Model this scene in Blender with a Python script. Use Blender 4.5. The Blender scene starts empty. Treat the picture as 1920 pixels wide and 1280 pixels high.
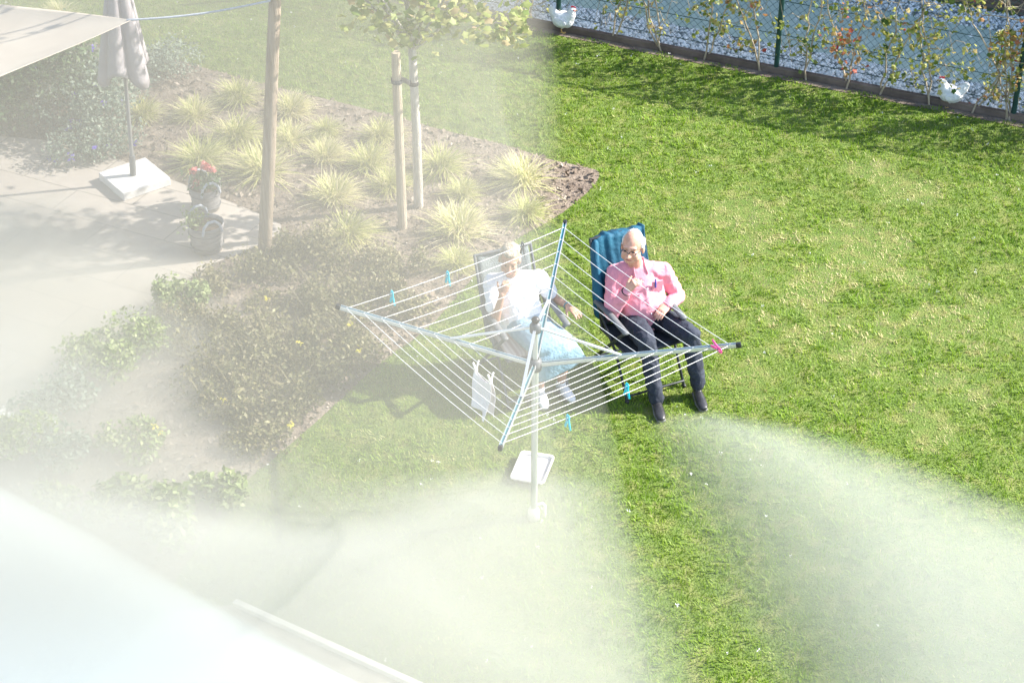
import bpy, bmesh, math, random
import numpy as np
from mathutils import Vector, Matrix, noise as mnoise

random.seed(7)
RNG = np.random.default_rng(11)
scene = bpy.context.scene
COL = scene.collection
R = math.radians

# ------------------------------------------------------------------ camera, world, sun
TH = R(34.4); CT, ST = math.cos(TH), math.sin(TH); CH = 9.1; FPX = 3600.0
cd = bpy.data.cameras.new('camera'); cam = bpy.data.objects.new('camera', cd); COL.objects.link(cam)
cam.location = (0, 0, CH); cam.rotation_euler = (math.pi/2 - TH, 0, 0)
cd.sensor_width = 36; cd.lens = 36*FPX/1920; cd.clip_start = 0.05; cd.clip_end = 500
scene.camera = cam

SUN_EL = R(36.5); SUN_DIR = Vector((0.980*math.cos(SUN_EL), 0.199*math.cos(SUN_EL), math.sin(SUN_EL)))
w = bpy.data.worlds.new('World'); scene.world = w; w.use_nodes = True
nt = w.node_tree; bg = nt.nodes['Background']
sky = nt.nodes.new('ShaderNodeTexSky'); sky.sky_type = 'NISHITA'; sky.sun_disc = False
sky.sun_elevation = SUN_EL; sky.sun_rotation = math.atan2(SUN_DIR.x, SUN_DIR.y)
nt.links.new(sky.outputs[0], bg.inputs[0]); bg.inputs[1].default_value = 0.15
ld = bpy.data.lights.new('sun', 'SUN'); ld.energy = 5.0; ld.angle = R(0.5); ld.color = (1, 0.95, 0.87)
sun = bpy.data.objects.new('sun', ld); COL.objects.link(sun)
sun.rotation_euler = (-SUN_DIR).to_track_quat('-Z', 'Y').to_euler()
vs = scene.view_settings
scene.display_settings.display_device = 'sRGB'
vs.view_transform = 'Standard'; vs.look = 'None'; vs.exposure = 1.5; vs.gamma = 1; vs.use_curve_mapping = False
scene.cycles.use_denoising = True
scene.cycles.max_bounces = 10; scene.cycles.diffuse_bounces = 4; scene.cycles.transmission_bounces = 6
scene.cycles.transparent_max_bounces = 16; scene.cycles.volume_bounces = 6

def ray(px, py):
    u = (px-960)/FPX; v = (py-640)/FPX
    return Vector((u, CT - v*ST, -ST - v*CT))
def G(px, py, z=0.0):
    d = ray(px, py); t = (z-CH)/d.z
    return Vector((d.x*t, d.y*t, z))
def P(px, py, Y):
    d = ray(px, py); t = Y/d.y
    return Vector((d.x*t, Y, CH+d.z*t))

# ------------------------------------------------------------------ materials
def base_mat(name):
    m = bpy.data.materials.new(name); m.use_nodes = True
    n = m.node_tree.nodes; n.clear()
    out = n.new('ShaderNodeOutputMaterial')
    return m, n, m.node_tree.links, out
def rgba(c): return (c[0], c[1], c[2], 1)
def pm(name, c1, c2=None, scale=8, rough=0.7, bump=0.0, bscale=None, metallic=0.0, stretch=None, spec=0.4, sheen=0, c3=None, detail=5):
    m, n, L, out = base_mat(name)
    p = n.new('ShaderNodeBsdfPrincipled'); L.new(p.outputs[0], out.inputs[0])
    p.inputs['Roughness'].default_value = rough; p.inputs['Metallic'].default_value = metallic
    p.inputs['Specular IOR Level'].default_value = spec
    if sheen: p.inputs['Sheen Weight'].default_value = sheen
    tc = n.new('ShaderNodeTexCoord'); vec = tc.outputs['Object']
    if stretch:
        mp = n.new('ShaderNodeMapping'); mp.inputs['Scale'].default_value = stretch
        L.new(vec, mp.inputs[0]); vec = mp.outputs[0]
    if c2 is None: c2 = tuple(x*0.8 for x in c1)
    t = n.new('ShaderNodeTexNoise'); t.inputs['Scale'].default_value = scale; t.inputs['Detail'].default_value = detail
    L.new(vec, t.inputs['Vector'])
    r = n.new('ShaderNodeValToRGB'); L.new(t.outputs[0], r.inputs[0])
    r.color_ramp.elements[0].position = 0.35; r.color_ramp.elements[1].position = 0.65
    r.color_ramp.elements[0].color = rgba(c1); r.color_ramp.elements[1].color = rgba(c2)
    if c3:
        e = r.color_ramp.elements.new(0.5); e.color = rgba(c3)
    L.new(r.outputs[0], p.inputs['Base Color'])
    if bump:
        t2 = n.new('ShaderNodeTexNoise'); t2.inputs['Scale'].default_value = bscale or scale*3; t2.inputs['Detail'].default_value = 6
        L.new(vec, t2.inputs['Vector'])
        b = n.new('ShaderNodeBump'); b.inputs['Strength'].default_value = min(1, bump); b.inputs['Distance'].default_value = 0.02*max(1, bump)
        L.new(t2.outputs[0], b.inputs['Height']); L.new(b.outputs[0], p.inputs['Normal'])
    return m
def leaf_mat(name, cols, trans=0.35, patch=None, pscale=0.6, rough=0.5):
    """cols: colour per pigment value (attribute tint 0..1); patch: second colour mixed in by broad natural patches"""
    m, n, L, out = base_mat(name)
    a = n.new('ShaderNodeAttribute'); a.attribute_name = 'tint'
    r = n.new('ShaderNodeValToRGB'); L.new(a.outputs['Fac'], r.inputs[0])
    while len(r.color_ramp.elements) < len(cols): r.color_ramp.elements.new(0.5)
    for i, c in enumerate(cols):
        r.color_ramp.elements[i].position = i/(len(cols)-1); r.color_ramp.elements[i].color = rgba(c)
    col = r.outputs[0]
    if patch:
        tc = n.new('ShaderNodeTexCoord')
        t = n.new('ShaderNodeTexNoise'); t.inputs['Scale'].default_value = pscale; t.inputs['Detail'].default_value = 4
        L.new(tc.outputs['Object'], t.inputs['Vector'])
        mr = n.new('ShaderNodeMapRange'); mr.inputs['From Min'].default_value = 0.42; mr.inputs['From Max'].default_value = 0.72
        mr.inputs['To Max'].default_value = 0.75
        L.new(t.outputs[0], mr.inputs['Value'])
        mx = n.new('ShaderNodeMix'); mx.data_type = 'RGBA'
        L.new(mr.outputs[0], mx.inputs['Factor']); L.new(col, mx.inputs['A']); mx.inputs['B'].default_value = rgba(patch)
        col = mx.outputs['Result']
    d = n.new('ShaderNodeBsdfPrincipled'); d.inputs['Roughness'].default_value = rough; d.inputs['Specular IOR Level'].default_value = 0.3
    tl = n.new('ShaderNodeBsdfTranslucent'); ms = n.new('ShaderNodeMixShader'); ms.inputs[0].default_value = trans
    L.new(col, d.inputs['Base Color']); L.new(col, tl.inputs['Color'])
    L.new(d.outputs[0], ms.inputs[1]); L.new(tl.outputs[0], ms.inputs[2]); L.new(ms.outputs[0], out.inputs[0])
    return m

M = {}
M['lawn_soil'] = pm('lawn_thatch', (0.095, 0.15, 0.022), (0.17, 0.19, 0.05), 6, 0.95, 1, 60, c3=(0.12, 0.17, 0.03))
M['grass'] = leaf_mat('grass_blade', [(0.095, 0.195, 0.008), (0.18, 0.31, 0.012), (0.265, 0.37, 0.03), (0.60, 0.52, 0.28)], 0.4, (0.20, 0.275, 0.04), 0.55)
M['soil'] = pm('bed_soil', (0.13, 0.10, 0.078), (0.25, 0.205, 0.165), 5, 0.95, 1, 40, c3=(0.19, 0.15, 0.115))
M['mulch'] = leaf_mat('bark_chip', [(0.09, 0.066, 0.048), (0.22, 0.175, 0.135), (0.38, 0.32, 0.26)], 0.0, rough=0.9)
M['gravel'] = leaf_mat('gravel_stone', [(0.30, 0.34, 0.34), (0.72, 0.76, 0.75), (0.9, 0.92, 0.9)], 0.0, rough=0.8)
M['gravel_base'] = pm('gravel_base', (0.16, 0.19, 0.19), (0.34, 0.38, 0.37), 30, 0.9, 1, 80)
M['asphalt'] = pm('path_asphalt', (0.38, 0.48, 0.41), (0.47, 0.57, 0.49), 3, 0.9, 0.4, 120)
M['concrete'] = pm('weathered_concrete', (0.30, 0.27, 0.24), (0.42, 0.38, 0.34), 5, 0.9, 0.5, 40)
M['kerb_dark'] = pm('fence_kerb', (0.10, 0.075, 0.06), (0.19, 0.145, 0.115), 4, 0.9, 0.5, 40)
M['white_slab'] = pm('pale_concrete', (0.62, 0.61, 0.58), (0.72, 0.71, 0.69), 6, 0.85, 0.3, 50)
M['fence_green'] = pm('green_coating', (0.012, 0.045, 0.04), (0.018, 0.06, 0.05), 10, 0.45)
M['wire'] = pm('coated_wire', (0.03, 0.08, 0.085), (0.05, 0.11, 0.11), 10, 0.35)
M['wood_post'] = pm('weathered_post', (0.26, 0.20, 0.145), (0.40, 0.32, 0.245), 6, 0.8, 0.6, 30, stretch=(6, 6, 0.5))
M['stake'] = pm('pine_stake', (0.36, 0.29, 0.21), (0.50, 0.42, 0.32), 6, 0.8, 0.5, 30, stretch=(6, 6, 0.6))
M['bark'] = pm('tree_bark', (0.42, 0.38, 0.33), (0.62, 0.58, 0.52), 10, 0.9, 0.7, 40, stretch=(4, 4, 0.8))
M['twig'] = pm('vine_stem', (0.28, 0.22, 0.15), (0.45, 0.38, 0.28), 10, 0.9, 0.5, 40)
M['alu'] = pm('brushed_aluminium', (0.62, 0.64, 0.65), (0.70, 0.71, 0.72), 4, 0.38, 0, metallic=0.75)
M['alu_teal'] = pm('teal_profile', (0.03, 0.16, 0.20), (0.05, 0.22, 0.26), 6, 0.35, 0, metallic=0.3)
M['black_plastic'] = pm('black_plastic', (0.015, 0.016, 0.018), (0.03, 0.03, 0.033), 10, 0.4)
M['grey_plastic'] = pm('grey_plastic', (0.10, 0.105, 0.11), (0.15, 0.155, 0.16), 10, 0.5)
M['line'] = pm('line_cord', (0.62, 0.62, 0.60), (0.72, 0.72, 0.70), 20, 0.6)
M['teal_peg'] = pm('turquoise_plastic', (0.0, 0.48, 0.62), (0.02, 0.55, 0.68), 20, 0.35)
M['pink_peg'] = pm('pink_plastic', (0.75, 0.06, 0.25), (0.8, 0.1, 0.3), 20, 0.35)
M['white_peg'] = pm('white_plastic', (0.7, 0.68, 0.64), (0.78, 0.76, 0.72), 20, 0.4)
M['spring'] = pm('peg_spring', (0.5, 0.5, 0.5), (0.6, 0.6, 0.6), 20, 0.3, metallic=1)
M['sail'] = pm('sail_cloth', (0.40, 0.35, 0.285), (0.44, 0.39, 0.32), 3, 0.9, 0.3, 150)
M['parasol'] = pm('parasol_cloth', (0.34, 0.31, 0.325), (0.41, 0.38, 0.39), 4, 0.9, 0.5, 20)
M['pole'] = pm('painted_pole', (0.20, 0.20, 0.20), (0.26, 0.26, 0.26), 6, 0.45)
M['rope'] = pm('grey_rope', (0.30, 0.33, 0.38), (0.42, 0.45, 0.5), 40, 0.8)
M['pot'] = pm('woven_pot', (0.20, 0.195, 0.20), (0.33, 0.315, 0.315), 9, 0.8, 0.6, 40, stretch=(1, 1, 5))
M['potsoil'] = pm('potting_soil', (0.05, 0.035, 0.025), (0.10, 0.075, 0.055), 25, 0.95, 1, 80)
M['strap'] = pm('rubber_strap', (0.05, 0.05, 0.055), (0.08, 0.08, 0.085), 10, 0.6)
M['skin_m'] = pm('fair_skin', (0.50, 0.27, 0.19), (0.62, 0.35, 0.26), 22, 0.5, 0.15, 90)  # man's own skin tone, slightly mottled
M['skin_w'] = pm('tanned_skin', (0.42, 0.22, 0.145), (0.52, 0.29, 0.20), 22, 0.5, 0.15, 90)
M['lip'] = pm('lip', (0.38, 0.13, 0.11), (0.44, 0.17, 0.14), 40, 0.45)
M['eye'] = pm('eye_dark', (0.03, 0.025, 0.02), (0.05, 0.04, 0.03), 40, 0.2)
M['hair_white'] = pm('white_hair', (0.62, 0.60, 0.57), (0.78, 0.76, 0.73), 60, 0.7, 0.8, 120)
M['hair_blond'] = pm('ash_blond_hair', (0.30, 0.235, 0.165), (0.58, 0.50, 0.39), 28, 0.65, 1, 90, stretch=(1, 1, 0.3))
M['shirt_pink'] = pm('pink_shirt', (0.64, 0.25, 0.31), (0.70, 0.30, 0.36), 6, 0.85, 0.4, 26)
M['shirt_white'] = pm('white_shirt', (0.76, 0.76, 0.80), (0.82, 0.82, 0.85), 6, 0.85, 0.4, 26)
M['trousers'] = pm('navy_trousers', (0.018, 0.022, 0.035), (0.035, 0.042, 0.06), 9, 0.85, 0.5, 26)
M['skirt'] = pm('denim_skirt', (0.17, 0.30, 0.38), (0.25, 0.38, 0.46), 4, 0.85, 0.5, 40)
M['shoe_black'] = pm('black_leather', (0.02, 0.02, 0.022), (0.04, 0.04, 0.043), 12, 0.35, 0.2, 40)
M['shoe_white'] = pm('white_shoe', (0.70, 0.70, 0.70), (0.78, 0.78, 0.78), 12, 0.6)
M['sole'] = pm('rubber_sole', (0.12, 0.12, 0.12), (0.2, 0.2, 0.2), 12, 0.7)
M['jacket'] = pm('blue_jacket', (0.004, 0.055, 0.105), (0.010, 0.10, 0.165), 6, 0.75, 0.5, 22)
M['chair_black'] = pm('black_frame', (0.02, 0.024, 0.026), (0.04, 0.045, 0.05), 10, 0.4)
M['chair_grey'] = pm('grey_frame', (0.09, 0.10, 0.11), (0.14, 0.15, 0.16), 10, 0.45)
M['fabric_dark'] = pm('dark_mesh_fabric', (0.03, 0.04, 0.05), (0.055, 0.065, 0.075), 12, 0.85, 0.5, 100)
M['fabric_grey'] = pm('grey_mesh_fabric', (0.15, 0.18, 0.185), (0.20, 0.23, 0.235), 12, 0.85, 0.5, 100)
M['cushion'] = pm('striped_cushion', (0.42, 0.30, 0.26), (0.66, 0.58, 0.52), 22, 0.85, 0.3, 60, stretch=(1.6, 0.01, 0.01), detail=0)
M['strip_dark'] = pm('watch_strap', (0.02, 0.02, 0.025), (0.03, 0.03, 0.035), 10, 0.4)
M['denim_blue'] = pm('blue_pen', (0.03, 0.06, 0.35), (0.05, 0.1, 0.45), 10, 0.4)
M['cloth'] = pm('cotton_cloth', (0.66, 0.63, 0.64), (0.76, 0.73, 0.73), 8, 0.9, 0.4, 60)
M['tray'] = pm('tray_plastic', (0.60, 0.55, 0.55), (0.66, 0.61, 0.61), 8, 0.5)
M['feather'] = pm('white_feather', (0.66, 0.66, 0.66), (0.80, 0.80, 0.80), 26, 0.8, 0.8, 60)
M['comb'] = pm('red_comb', (0.55, 0.03, 0.04), (0.65, 0.06, 0.06), 20, 0.5)
M['beak'] = pm('yellow_beak', (0.6, 0.36, 0.10), (0.7, 0.45, 0.15), 20, 0.5)
M['shade_planks'] = pm('shade_wall_planks', (0.12, 0.085, 0.065), (0.2, 0.15, 0.12), 5, 0.85, 0.4, 40, stretch=(0.6, 0.6, 8))
M['tussock'] = leaf_mat('tussock_blade', [(0.20, 0.26, 0.04), (0.46, 0.48, 0.13), (0.66, 0.63, 0.30), (0.72, 0.64, 0.42)], 0.3)
M['shrub_dark'] = leaf_mat('shrub_leaf', [(0.035, 0.08, 0.025), (0.09, 0.155, 0.06), (0.20, 0.26, 0.14)], 0.25)
M['sage'] = leaf_mat('sage_leaf', [(0.10, 0.15, 0.10), (0.20, 0.26, 0.19), (0.36, 0.42, 0.33)], 0.25)
M['cover'] = leaf_mat('cover_leaf', [(0.06, 0.06, 0.025), (0.13, 0.135, 0.05), (0.20, 0.17, 0.09), (0.34, 0.33, 0.15)], 0.25)
M['lightshrub'] = leaf_mat('light_leaf', [(0.12, 0.18, 0.06), (0.24, 0.31, 0.11), (0.45, 0.50, 0.25)], 0.3)
M['maple'] = leaf_mat('maple_leaf', [(0.18, 0.26, 0.06), (0.33, 0.38, 0.12), (0.46, 0.45, 0.19), (0.52, 0.38, 0.24)], 0.45)
M['vine'] = leaf_mat('vine_leaf', [(0.06, 0.12, 0.02), (0.20, 0.25, 0.05), (0.40, 0.40, 0.10), (0.48, 0.38, 0.16)], 0.35)
M['vine_red'] = leaf_mat('red_vine_leaf', [(0.15, 0.20, 0.04), (0.36, 0.34, 0.09), (0.42, 0.20, 0.09), (0.46, 0.06, 0.06)], 0.35)
M['petal_red'] = leaf_mat('red_petal', [(0.70, 0.16, 0.15), (0.8, 0.34, 0.30)], 0.3)
M['petal_yellow'] = leaf_mat('yellow_petal', [(0.72, 0.62, 0.05), (0.8, 0.7, 0.12)], 0.3)
M['petal_violet'] = leaf_mat('violet_petal', [(0.10, 0.05, 0.5), (0.2, 0.14, 0.6)], 0.3)
M['petal_white'] = leaf_mat('white_petal', [(0.7, 0.7, 0.68), (0.8, 0.8, 0.78)], 0.3)

def brick_mat():
    m, n, L, out = base_mat('patio_paving')
    p = n.new('ShaderNodeBsdfPrincipled'); L.new(p.outputs[0], out.inputs[0]); p.inputs['Roughness'].default_value = 0.9
    tc = n.new('ShaderNodeTexCoord'); mp = n.new('ShaderNodeMapping'); mp.inputs['Rotation'].default_value = (0, 0, R(26))
    L.new(tc.outputs['Object'], mp.inputs[0])
    b = n.new('ShaderNodeTexBrick'); b.inputs['Scale'].default_value = 1.0
    b.inputs['Brick Width'].default_value = 1.25; b.inputs['Row Height'].default_value = 0.40; b.inputs['Mortar Size'].default_value = 0.006
    b.inputs['Color1'].default_value = (0.46, 0.41, 0.35, 1); b.inputs['Color2'].default_value = (0.52, 0.46, 0.40, 1); b.inputs['Mortar'].default_value = (0.28, 0.25, 0.215, 1)
    L.new(mp.outputs[0], b.inputs['Vector'])
    t = n.new('ShaderNodeTexNoise'); t.inputs['Scale'].default_value = 4; t.inputs['Detail'].default_value = 8; L.new(tc.outputs['Object'], t.inputs['Vector'])
    mx = n.new('ShaderNodeMix'); mx.data_type = 'RGBA'; mx.blend_type = 'MULTIPLY'; mx.inputs['Factor'].default_value = 0.35
    L.new(b.outputs['Color'], mx.inputs['A']); L.new(t.outputs[0], mx.inputs['B']); L.new(mx.outputs['Result'], p.inputs['Base Color'])
    bu = n.new('ShaderNodeBump'); bu.inputs['Strength'].default_value = 0.6; bu.inputs['Distance'].default_value = 0.01; bu.invert = True
    L.new(b.outputs['Fac'], bu.inputs['Height']); L.new(bu.outputs[0], p.inputs['Normal'])
    return m
M['paving'] = brick_mat()

# ------------------------------------------------------------------ object helpers
def link(name, me, mat, parent=None, loc=None):
    o = bpy.data.objects.new(name, me); COL.objects.link(o)
    if mat is not None and not me.materials: me.materials.append(mat)
    if parent: o.parent = parent
    if loc is not None: o.location = loc
    return o
def tag(o, label=None, cat=None, group=None, kind=None):
    if label: o['label'] = label
    if cat: o['category'] = cat
    if group: o['group'] = group
    if kind: o['kind'] = kind
    return o
def empty(name, loc, label, cat, group=None, rz=0):
    o = bpy.data.objects.new(name, None); COL.objects.link(o); o.location = loc; o.rotation_euler = (0, 0, rz)
    o.empty_display_size = 0.1
    return tag(o, label, cat, group)
def copy_tree(o, parent=None):
    c = o.copy(); COL.objects.link(c)
    if parent: c.parent = parent
    for ch in list(o.children): copy_tree(ch, c)
    return c
def np_mesh(name, V, F, tint=None, smooth=False):
    """V (n,3); F list of index arrays with the same number of corners each"""
    me = bpy.data.meshes.new(name); V = np.asarray(V, np.float32)
    me.vertices.add(len(V)); me.vertices.foreach_set('co', V.ravel())
    idx = np.concatenate([f.ravel() for f in F]).astype(np.int32)
    tot = np.concatenate([np.full(len(f), f.shape[1]) for f in F]).astype(np.int32)
    start = np.concatenate([[0], np.cumsum(tot)[:-1]]).astype(np.int32)
    me.loops.add(len(idx)); me.loops.foreach_set('vertex_index', idx)
    me.polygons.add(len(tot)); me.polygons.foreach_set('loop_start', start); me.polygons.foreach_set('loop_total', tot)
    if smooth: me.polygons.foreach_set('use_smooth', np.ones(len(tot), bool))
    if tint is not None:
        a = me.attributes.new('tint', 'FLOAT', 'POINT'); a.data.foreach_set('value', np.asarray(tint, np.float32))
    me.update(calc_edges=True); me.validate()
    return me

class MB:
    def __init__(s, org=(0, 0, 0)): s.v = []; s.f = []; s.o = Vector(org)
    def add(s, vs_, fs_):
        k = len(s.v); s.v += [tuple(Vector(v)-s.o) for v in vs_]; s.f += [tuple(i+k for i in f) for f in fs_]
        return s
    def box(s, c, size, rot=None):
        c = Vector(c); rot = rot or Matrix.Identity(3); h = Vector(size)/2
        vs_ = [c + rot @ Vector((x*h.x, y*h.y, z*h.z)) for x in (-1, 1) for y in (-1, 1) for z in (-1, 1)]
        return s.add(vs_, [(0, 1, 3, 2), (4, 6, 7, 5), (0, 4, 5, 1), (2, 3, 7, 6), (0, 2, 6, 4), (1, 5, 7, 3)])
    def bar(s, p, q, wd, ht, up=(0, 0, 1)):
        p = Vector(p); q = Vector(q); d = (q-p); L = d.length; d.normalize()
        x = d.cross(Vector(up)).normalized(); u = x.cross(d)
        rot = Matrix((x, d, u)).transposed()
        return s.box((p+q)/2, (wd, L, ht), rot)
    def tube(s, pts, rad, n=8, up=(0, 0, 1), cap=True, round_=True):
        """pts: path; rad: number, or per point number or (a, b) with a across (side) and b along 'up'"""
        pts = [Vector(p) for p in pts]; m = len(pts)
        if not isinstance(rad, (list,)): rad = [rad]*m
        rad = [(r, r) if not isinstance(r, tuple) else r for r in rad]
        if round_ and cap:
            d0 = (pts[0]-pts[1]).normalized(); d1 = (pts[-1]-pts[-2]).normalized()
            a0, b0 = rad[0]; a1, b1 = rad[-1]; k0 = min(a0, b0); k1 = min(a1, b1)
            pre = [(pts[0]+d0*k0*0.92, (a0*0.4, b0*0.4)), (pts[0]+d0*k0*0.6, (a0*0.8, b0*0.8))]
            post = [(pts[-1]+d1*k1*0.6, (a1*0.8, b1*0.8)), (pts[-1]+d1*k1*0.92, (a1*0.4, b1*0.4))]
            pts = [p for p, _ in pre]+pts+[p for p, _ in post]; rad = [r for _, r in pre]+rad+[r for _, r in post]; m = len(pts)
        vs_ = []; ref = Vector(up); last = None
        for i in range(m):
            t = (pts[min(i+1, m-1)]-pts[max(i-1, 0)]).normalized()
            x = t.cross(ref)
            if x.length < 0.12:
                x = last if last else t.cross(Vector((0, 1, 0) if abs(t.y) < 0.9 else (1, 0, 0)))
                x = x - t*x.dot(t)
            x.normalize()
            if last and x.dot(last) < 0: x = -x
            last = x.copy(); y = x.cross(t)
            a, b = rad[i]
            for k in range(n):
                an = 2*math.pi*k/n; vs_.append(pts[i]+x*(a*math.cos(an))+y*(b*math.sin(an)))
        fs_ = []
        for i in range(m-1):
            for k in range(n):
                k2 = (k+1) % n; fs_.append((i*n+k, i*n+k2, (i+1)*n+k2, (i+1)*n+k))
        if cap: fs_ += [tuple(range(n))[::-1], tuple((m-1)*n+k for k in range(n))]
        return s.add(vs_, fs_)
    def ell(s, c, r, rot=None, nu=14, nv=9):
        c = Vector(c); rot = rot or Matrix.Identity(3); vs_ = [c+rot @ Vector((0, 0, -r[2]))]
        for j in range(1, nv):
            ph = math.pi*j/nv-math.pi/2
            for i in range(nu):
                a = 2*math.pi*i/nu
                vs_.append(c+rot @ Vector((r[0]*math.cos(ph)*math.cos(a), r[1]*math.cos(ph)*math.sin(a), r[2]*math.sin(ph))))
        vs_.append(c+rot @ Vector((0, 0, r[2]))); top = len(vs_)-1
        fs_ = [(0, 1+(i+1) % nu, 1+i) for i in range(nu)]
        for j in range(nv-2):
            for i in range(nu):
                a = 1+j*nu; b = a+nu; i2 = (i+1) % nu
                fs_.append((a+i, a+i2, b+i2, b+i))
        a = 1+(nv-2)*nu
        fs_ += [(a+i, a+(i+1) % nu, top) for i in range(nu)]
        return s.add(vs_, fs_)
    def lathe(s, c, prof, n=24, rot=None):
        c = Vector(c); rot = rot or Matrix.Identity(3); vs_ = []; m = len(prof)
        for r, z in prof:
            for k in range(n):
                a = 2*math.pi*k/n; vs_.append(c+rot @ Vector((r*math.cos(a), r*math.sin(a), z)))
        fs_ = [(i*n+k, i*n+(k+1) % n, (i+1)*n+(k+1) % n, (i+1)*n+k) for i in range(m-1) for k in range(n)]
        return s.add(vs_, fs_)
    def grid(s, fn, nu, nv):
        vs_ = [fn(i/(nu-1), j/(nv-1)) for j in range(nv) for i in range(nu)]
        return s.add(vs_, [(j*nu+i, j*nu+i+1, (j+1)*nu+i+1, (j+1)*nu+i) for j in range(nv-1) for i in range(nu-1)])
    def mesh(s, name, smooth=False):
        me = bpy.data.meshes.new(name); me.from_pydata(s.v, [], s.f); me.update()
        bm = bmesh.new(); bm.from_mesh(me); bmesh.ops.recalc_face_normals(bm, faces=bm.faces); bm.to_mesh(me); bm.free()
        if smooth: me.polygons.foreach_set('use_smooth', [True]*len(me.polygons))
        return me
    def build(s, name, mat, parent=None, smooth=False, loc=None, bevel=0, solid=0):
        o = link(name, s.mesh(name, smooth), mat, parent, loc)
        if solid:
            md = o.modifiers.new('solid', 'SOLIDIFY'); md.thickness = solid; md.offset = 0
        if bevel:
            md = o.modifiers.new('bevel', 'BEVEL'); md.width = bevel; md.segments = 2; md.limit_method = 'ANGLE'
        return o
    def fuse(s, name, mat, parent=None, voxel=0.006, it=4, fold=0, fscale=9, loc=None, crease=0):
        """one continuous skin over all the shapes added"""
        tmp = bpy.data.objects.new('tmp', s.mesh('tmp')); COL.objects.link(tmp)
        md = tmp.modifiers.new('r', 'REMESH'); md.mode = 'VOXEL'; md.voxel_size = voxel
        sm = tmp.modifiers.new('s', 'SMOOTH'); sm.iterations = it; sm.factor = 0.5
        dg = bpy.context.evaluated_depsgraph_get(); ev = tmp.evaluated_get(dg)
        me = bpy.data.meshes.new_from_object(ev); me.name = name
        old = tmp.data; bpy.data.objects.remove(tmp); bpy.data.meshes.remove(old)
        if fold:
            for v in me.vertices:
                p = v.co*fscale; q = Vector((p.x, p.y, p.z*0.45))
                k = mnoise.noise(q)+0.5*mnoise.noise(q*2.3+Vector((3, 1, 7)))
                if crease: k = .55*k+crease*(.35-abs(mnoise.noise(Vector((p.x*1.3+p.z*.8, p.y*1.3, p.z*1.6-p.x*.7))))*1.6)
                v.co += v.normal*(fold*k)
        me.polygons.foreach_set('use_smooth', [True]*len(me.polygons)); me.materials.clear()
        return link(name, me, mat, parent, loc)

def in_poly(X, Y, poly):
    ins = np.zeros(len(X), bool); n = len(poly)
    for i in range(n):
        x1, y1 = poly[i][0], poly[i][1]; x2, y2 = poly[(i+1) % n][0], poly[(i+1) % n][1]
        c = ((y1 > Y) != (y2 > Y)) & (X < (x2-x1)*(Y-y1)/((y2-y1) if abs(y2-y1) > 1e-9 else 1e-9)+x1)
        ins ^= c
    return ins
def smooth_poly(px, it=2):
    pts = [G(*p) for p in px]
    for _ in range(it):
        q = []
        for i in range(len(pts)):
            a, b = pts[i], pts[(i+1) % len(pts)]
            q += [a*0.78+b*0.22, a*0.22+b*0.78]
        pts = q
    return pts
def sheet(name, pts, z, mat, kind='structure'):
    bm = bmesh.new(); vs_ = [bm.verts.new((p[0], p[1], z)) for p in pts]
    f = bm.faces.new(vs_); bmesh.ops.triangulate(bm, faces=[f]); bmesh.ops.recalc_face_normals(bm, faces=bm.faces)
    me = bpy.data.meshes.new(name); bm.to_mesh(me); bm.free()
    if me.polygons[0].normal.z < 0: me.flip_normals()
    return tag(link(name, me, mat), kind=kind)
def blades(base, dirs, length, width, bend, tint, segs=2, height_dir=None):
    """curved blades: base (n,3), dirs (n,3) unit start direction, bend: how far the tip falls outwards"""
    n = len(base); up = np.array([0, 0, 1.0]); hor = dirs*np.array([1, 1, 0]); hl = np.linalg.norm(hor, axis=1, keepdims=True)+1e-6; hor = hor/hl
    side = np.cross(dirs, up); side /= (np.linalg.norm(side, axis=1, keepdims=True)+1e-6)
    V = []; 
    for k in range(segs+1):
        t = k/segs
        c = base+dirs*(length*t)[:, None]+hor*(bend*length*t*t*0.5)[:, None]-up*(bend*length*t*t*0.55)[:, None]
        if k < segs:
            wd = (width*(1-0.55*t)*0.5)[:, None]; V += [c-side*wd, c+side*wd]
        else: V += [c]
    V = np.stack(V, 1); m = V.shape[1]; off = (np.arange(n)*m)[:, None]
    F = [off+np.array([[2*k, 2*k+1, 2*k+3, 2*k+2]]) for k in range(segs-1)]
    F4 = np.concatenate(F) if F else np.zeros((0, 4), int)
    F3 = off+np.array([[2*segs-2, 2*segs-1, 2*segs]])
    T = np.repeat(tint, m)
    return V.reshape(-1, 3), ([F4, F3] if len(F4) else [F3]), T
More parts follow.
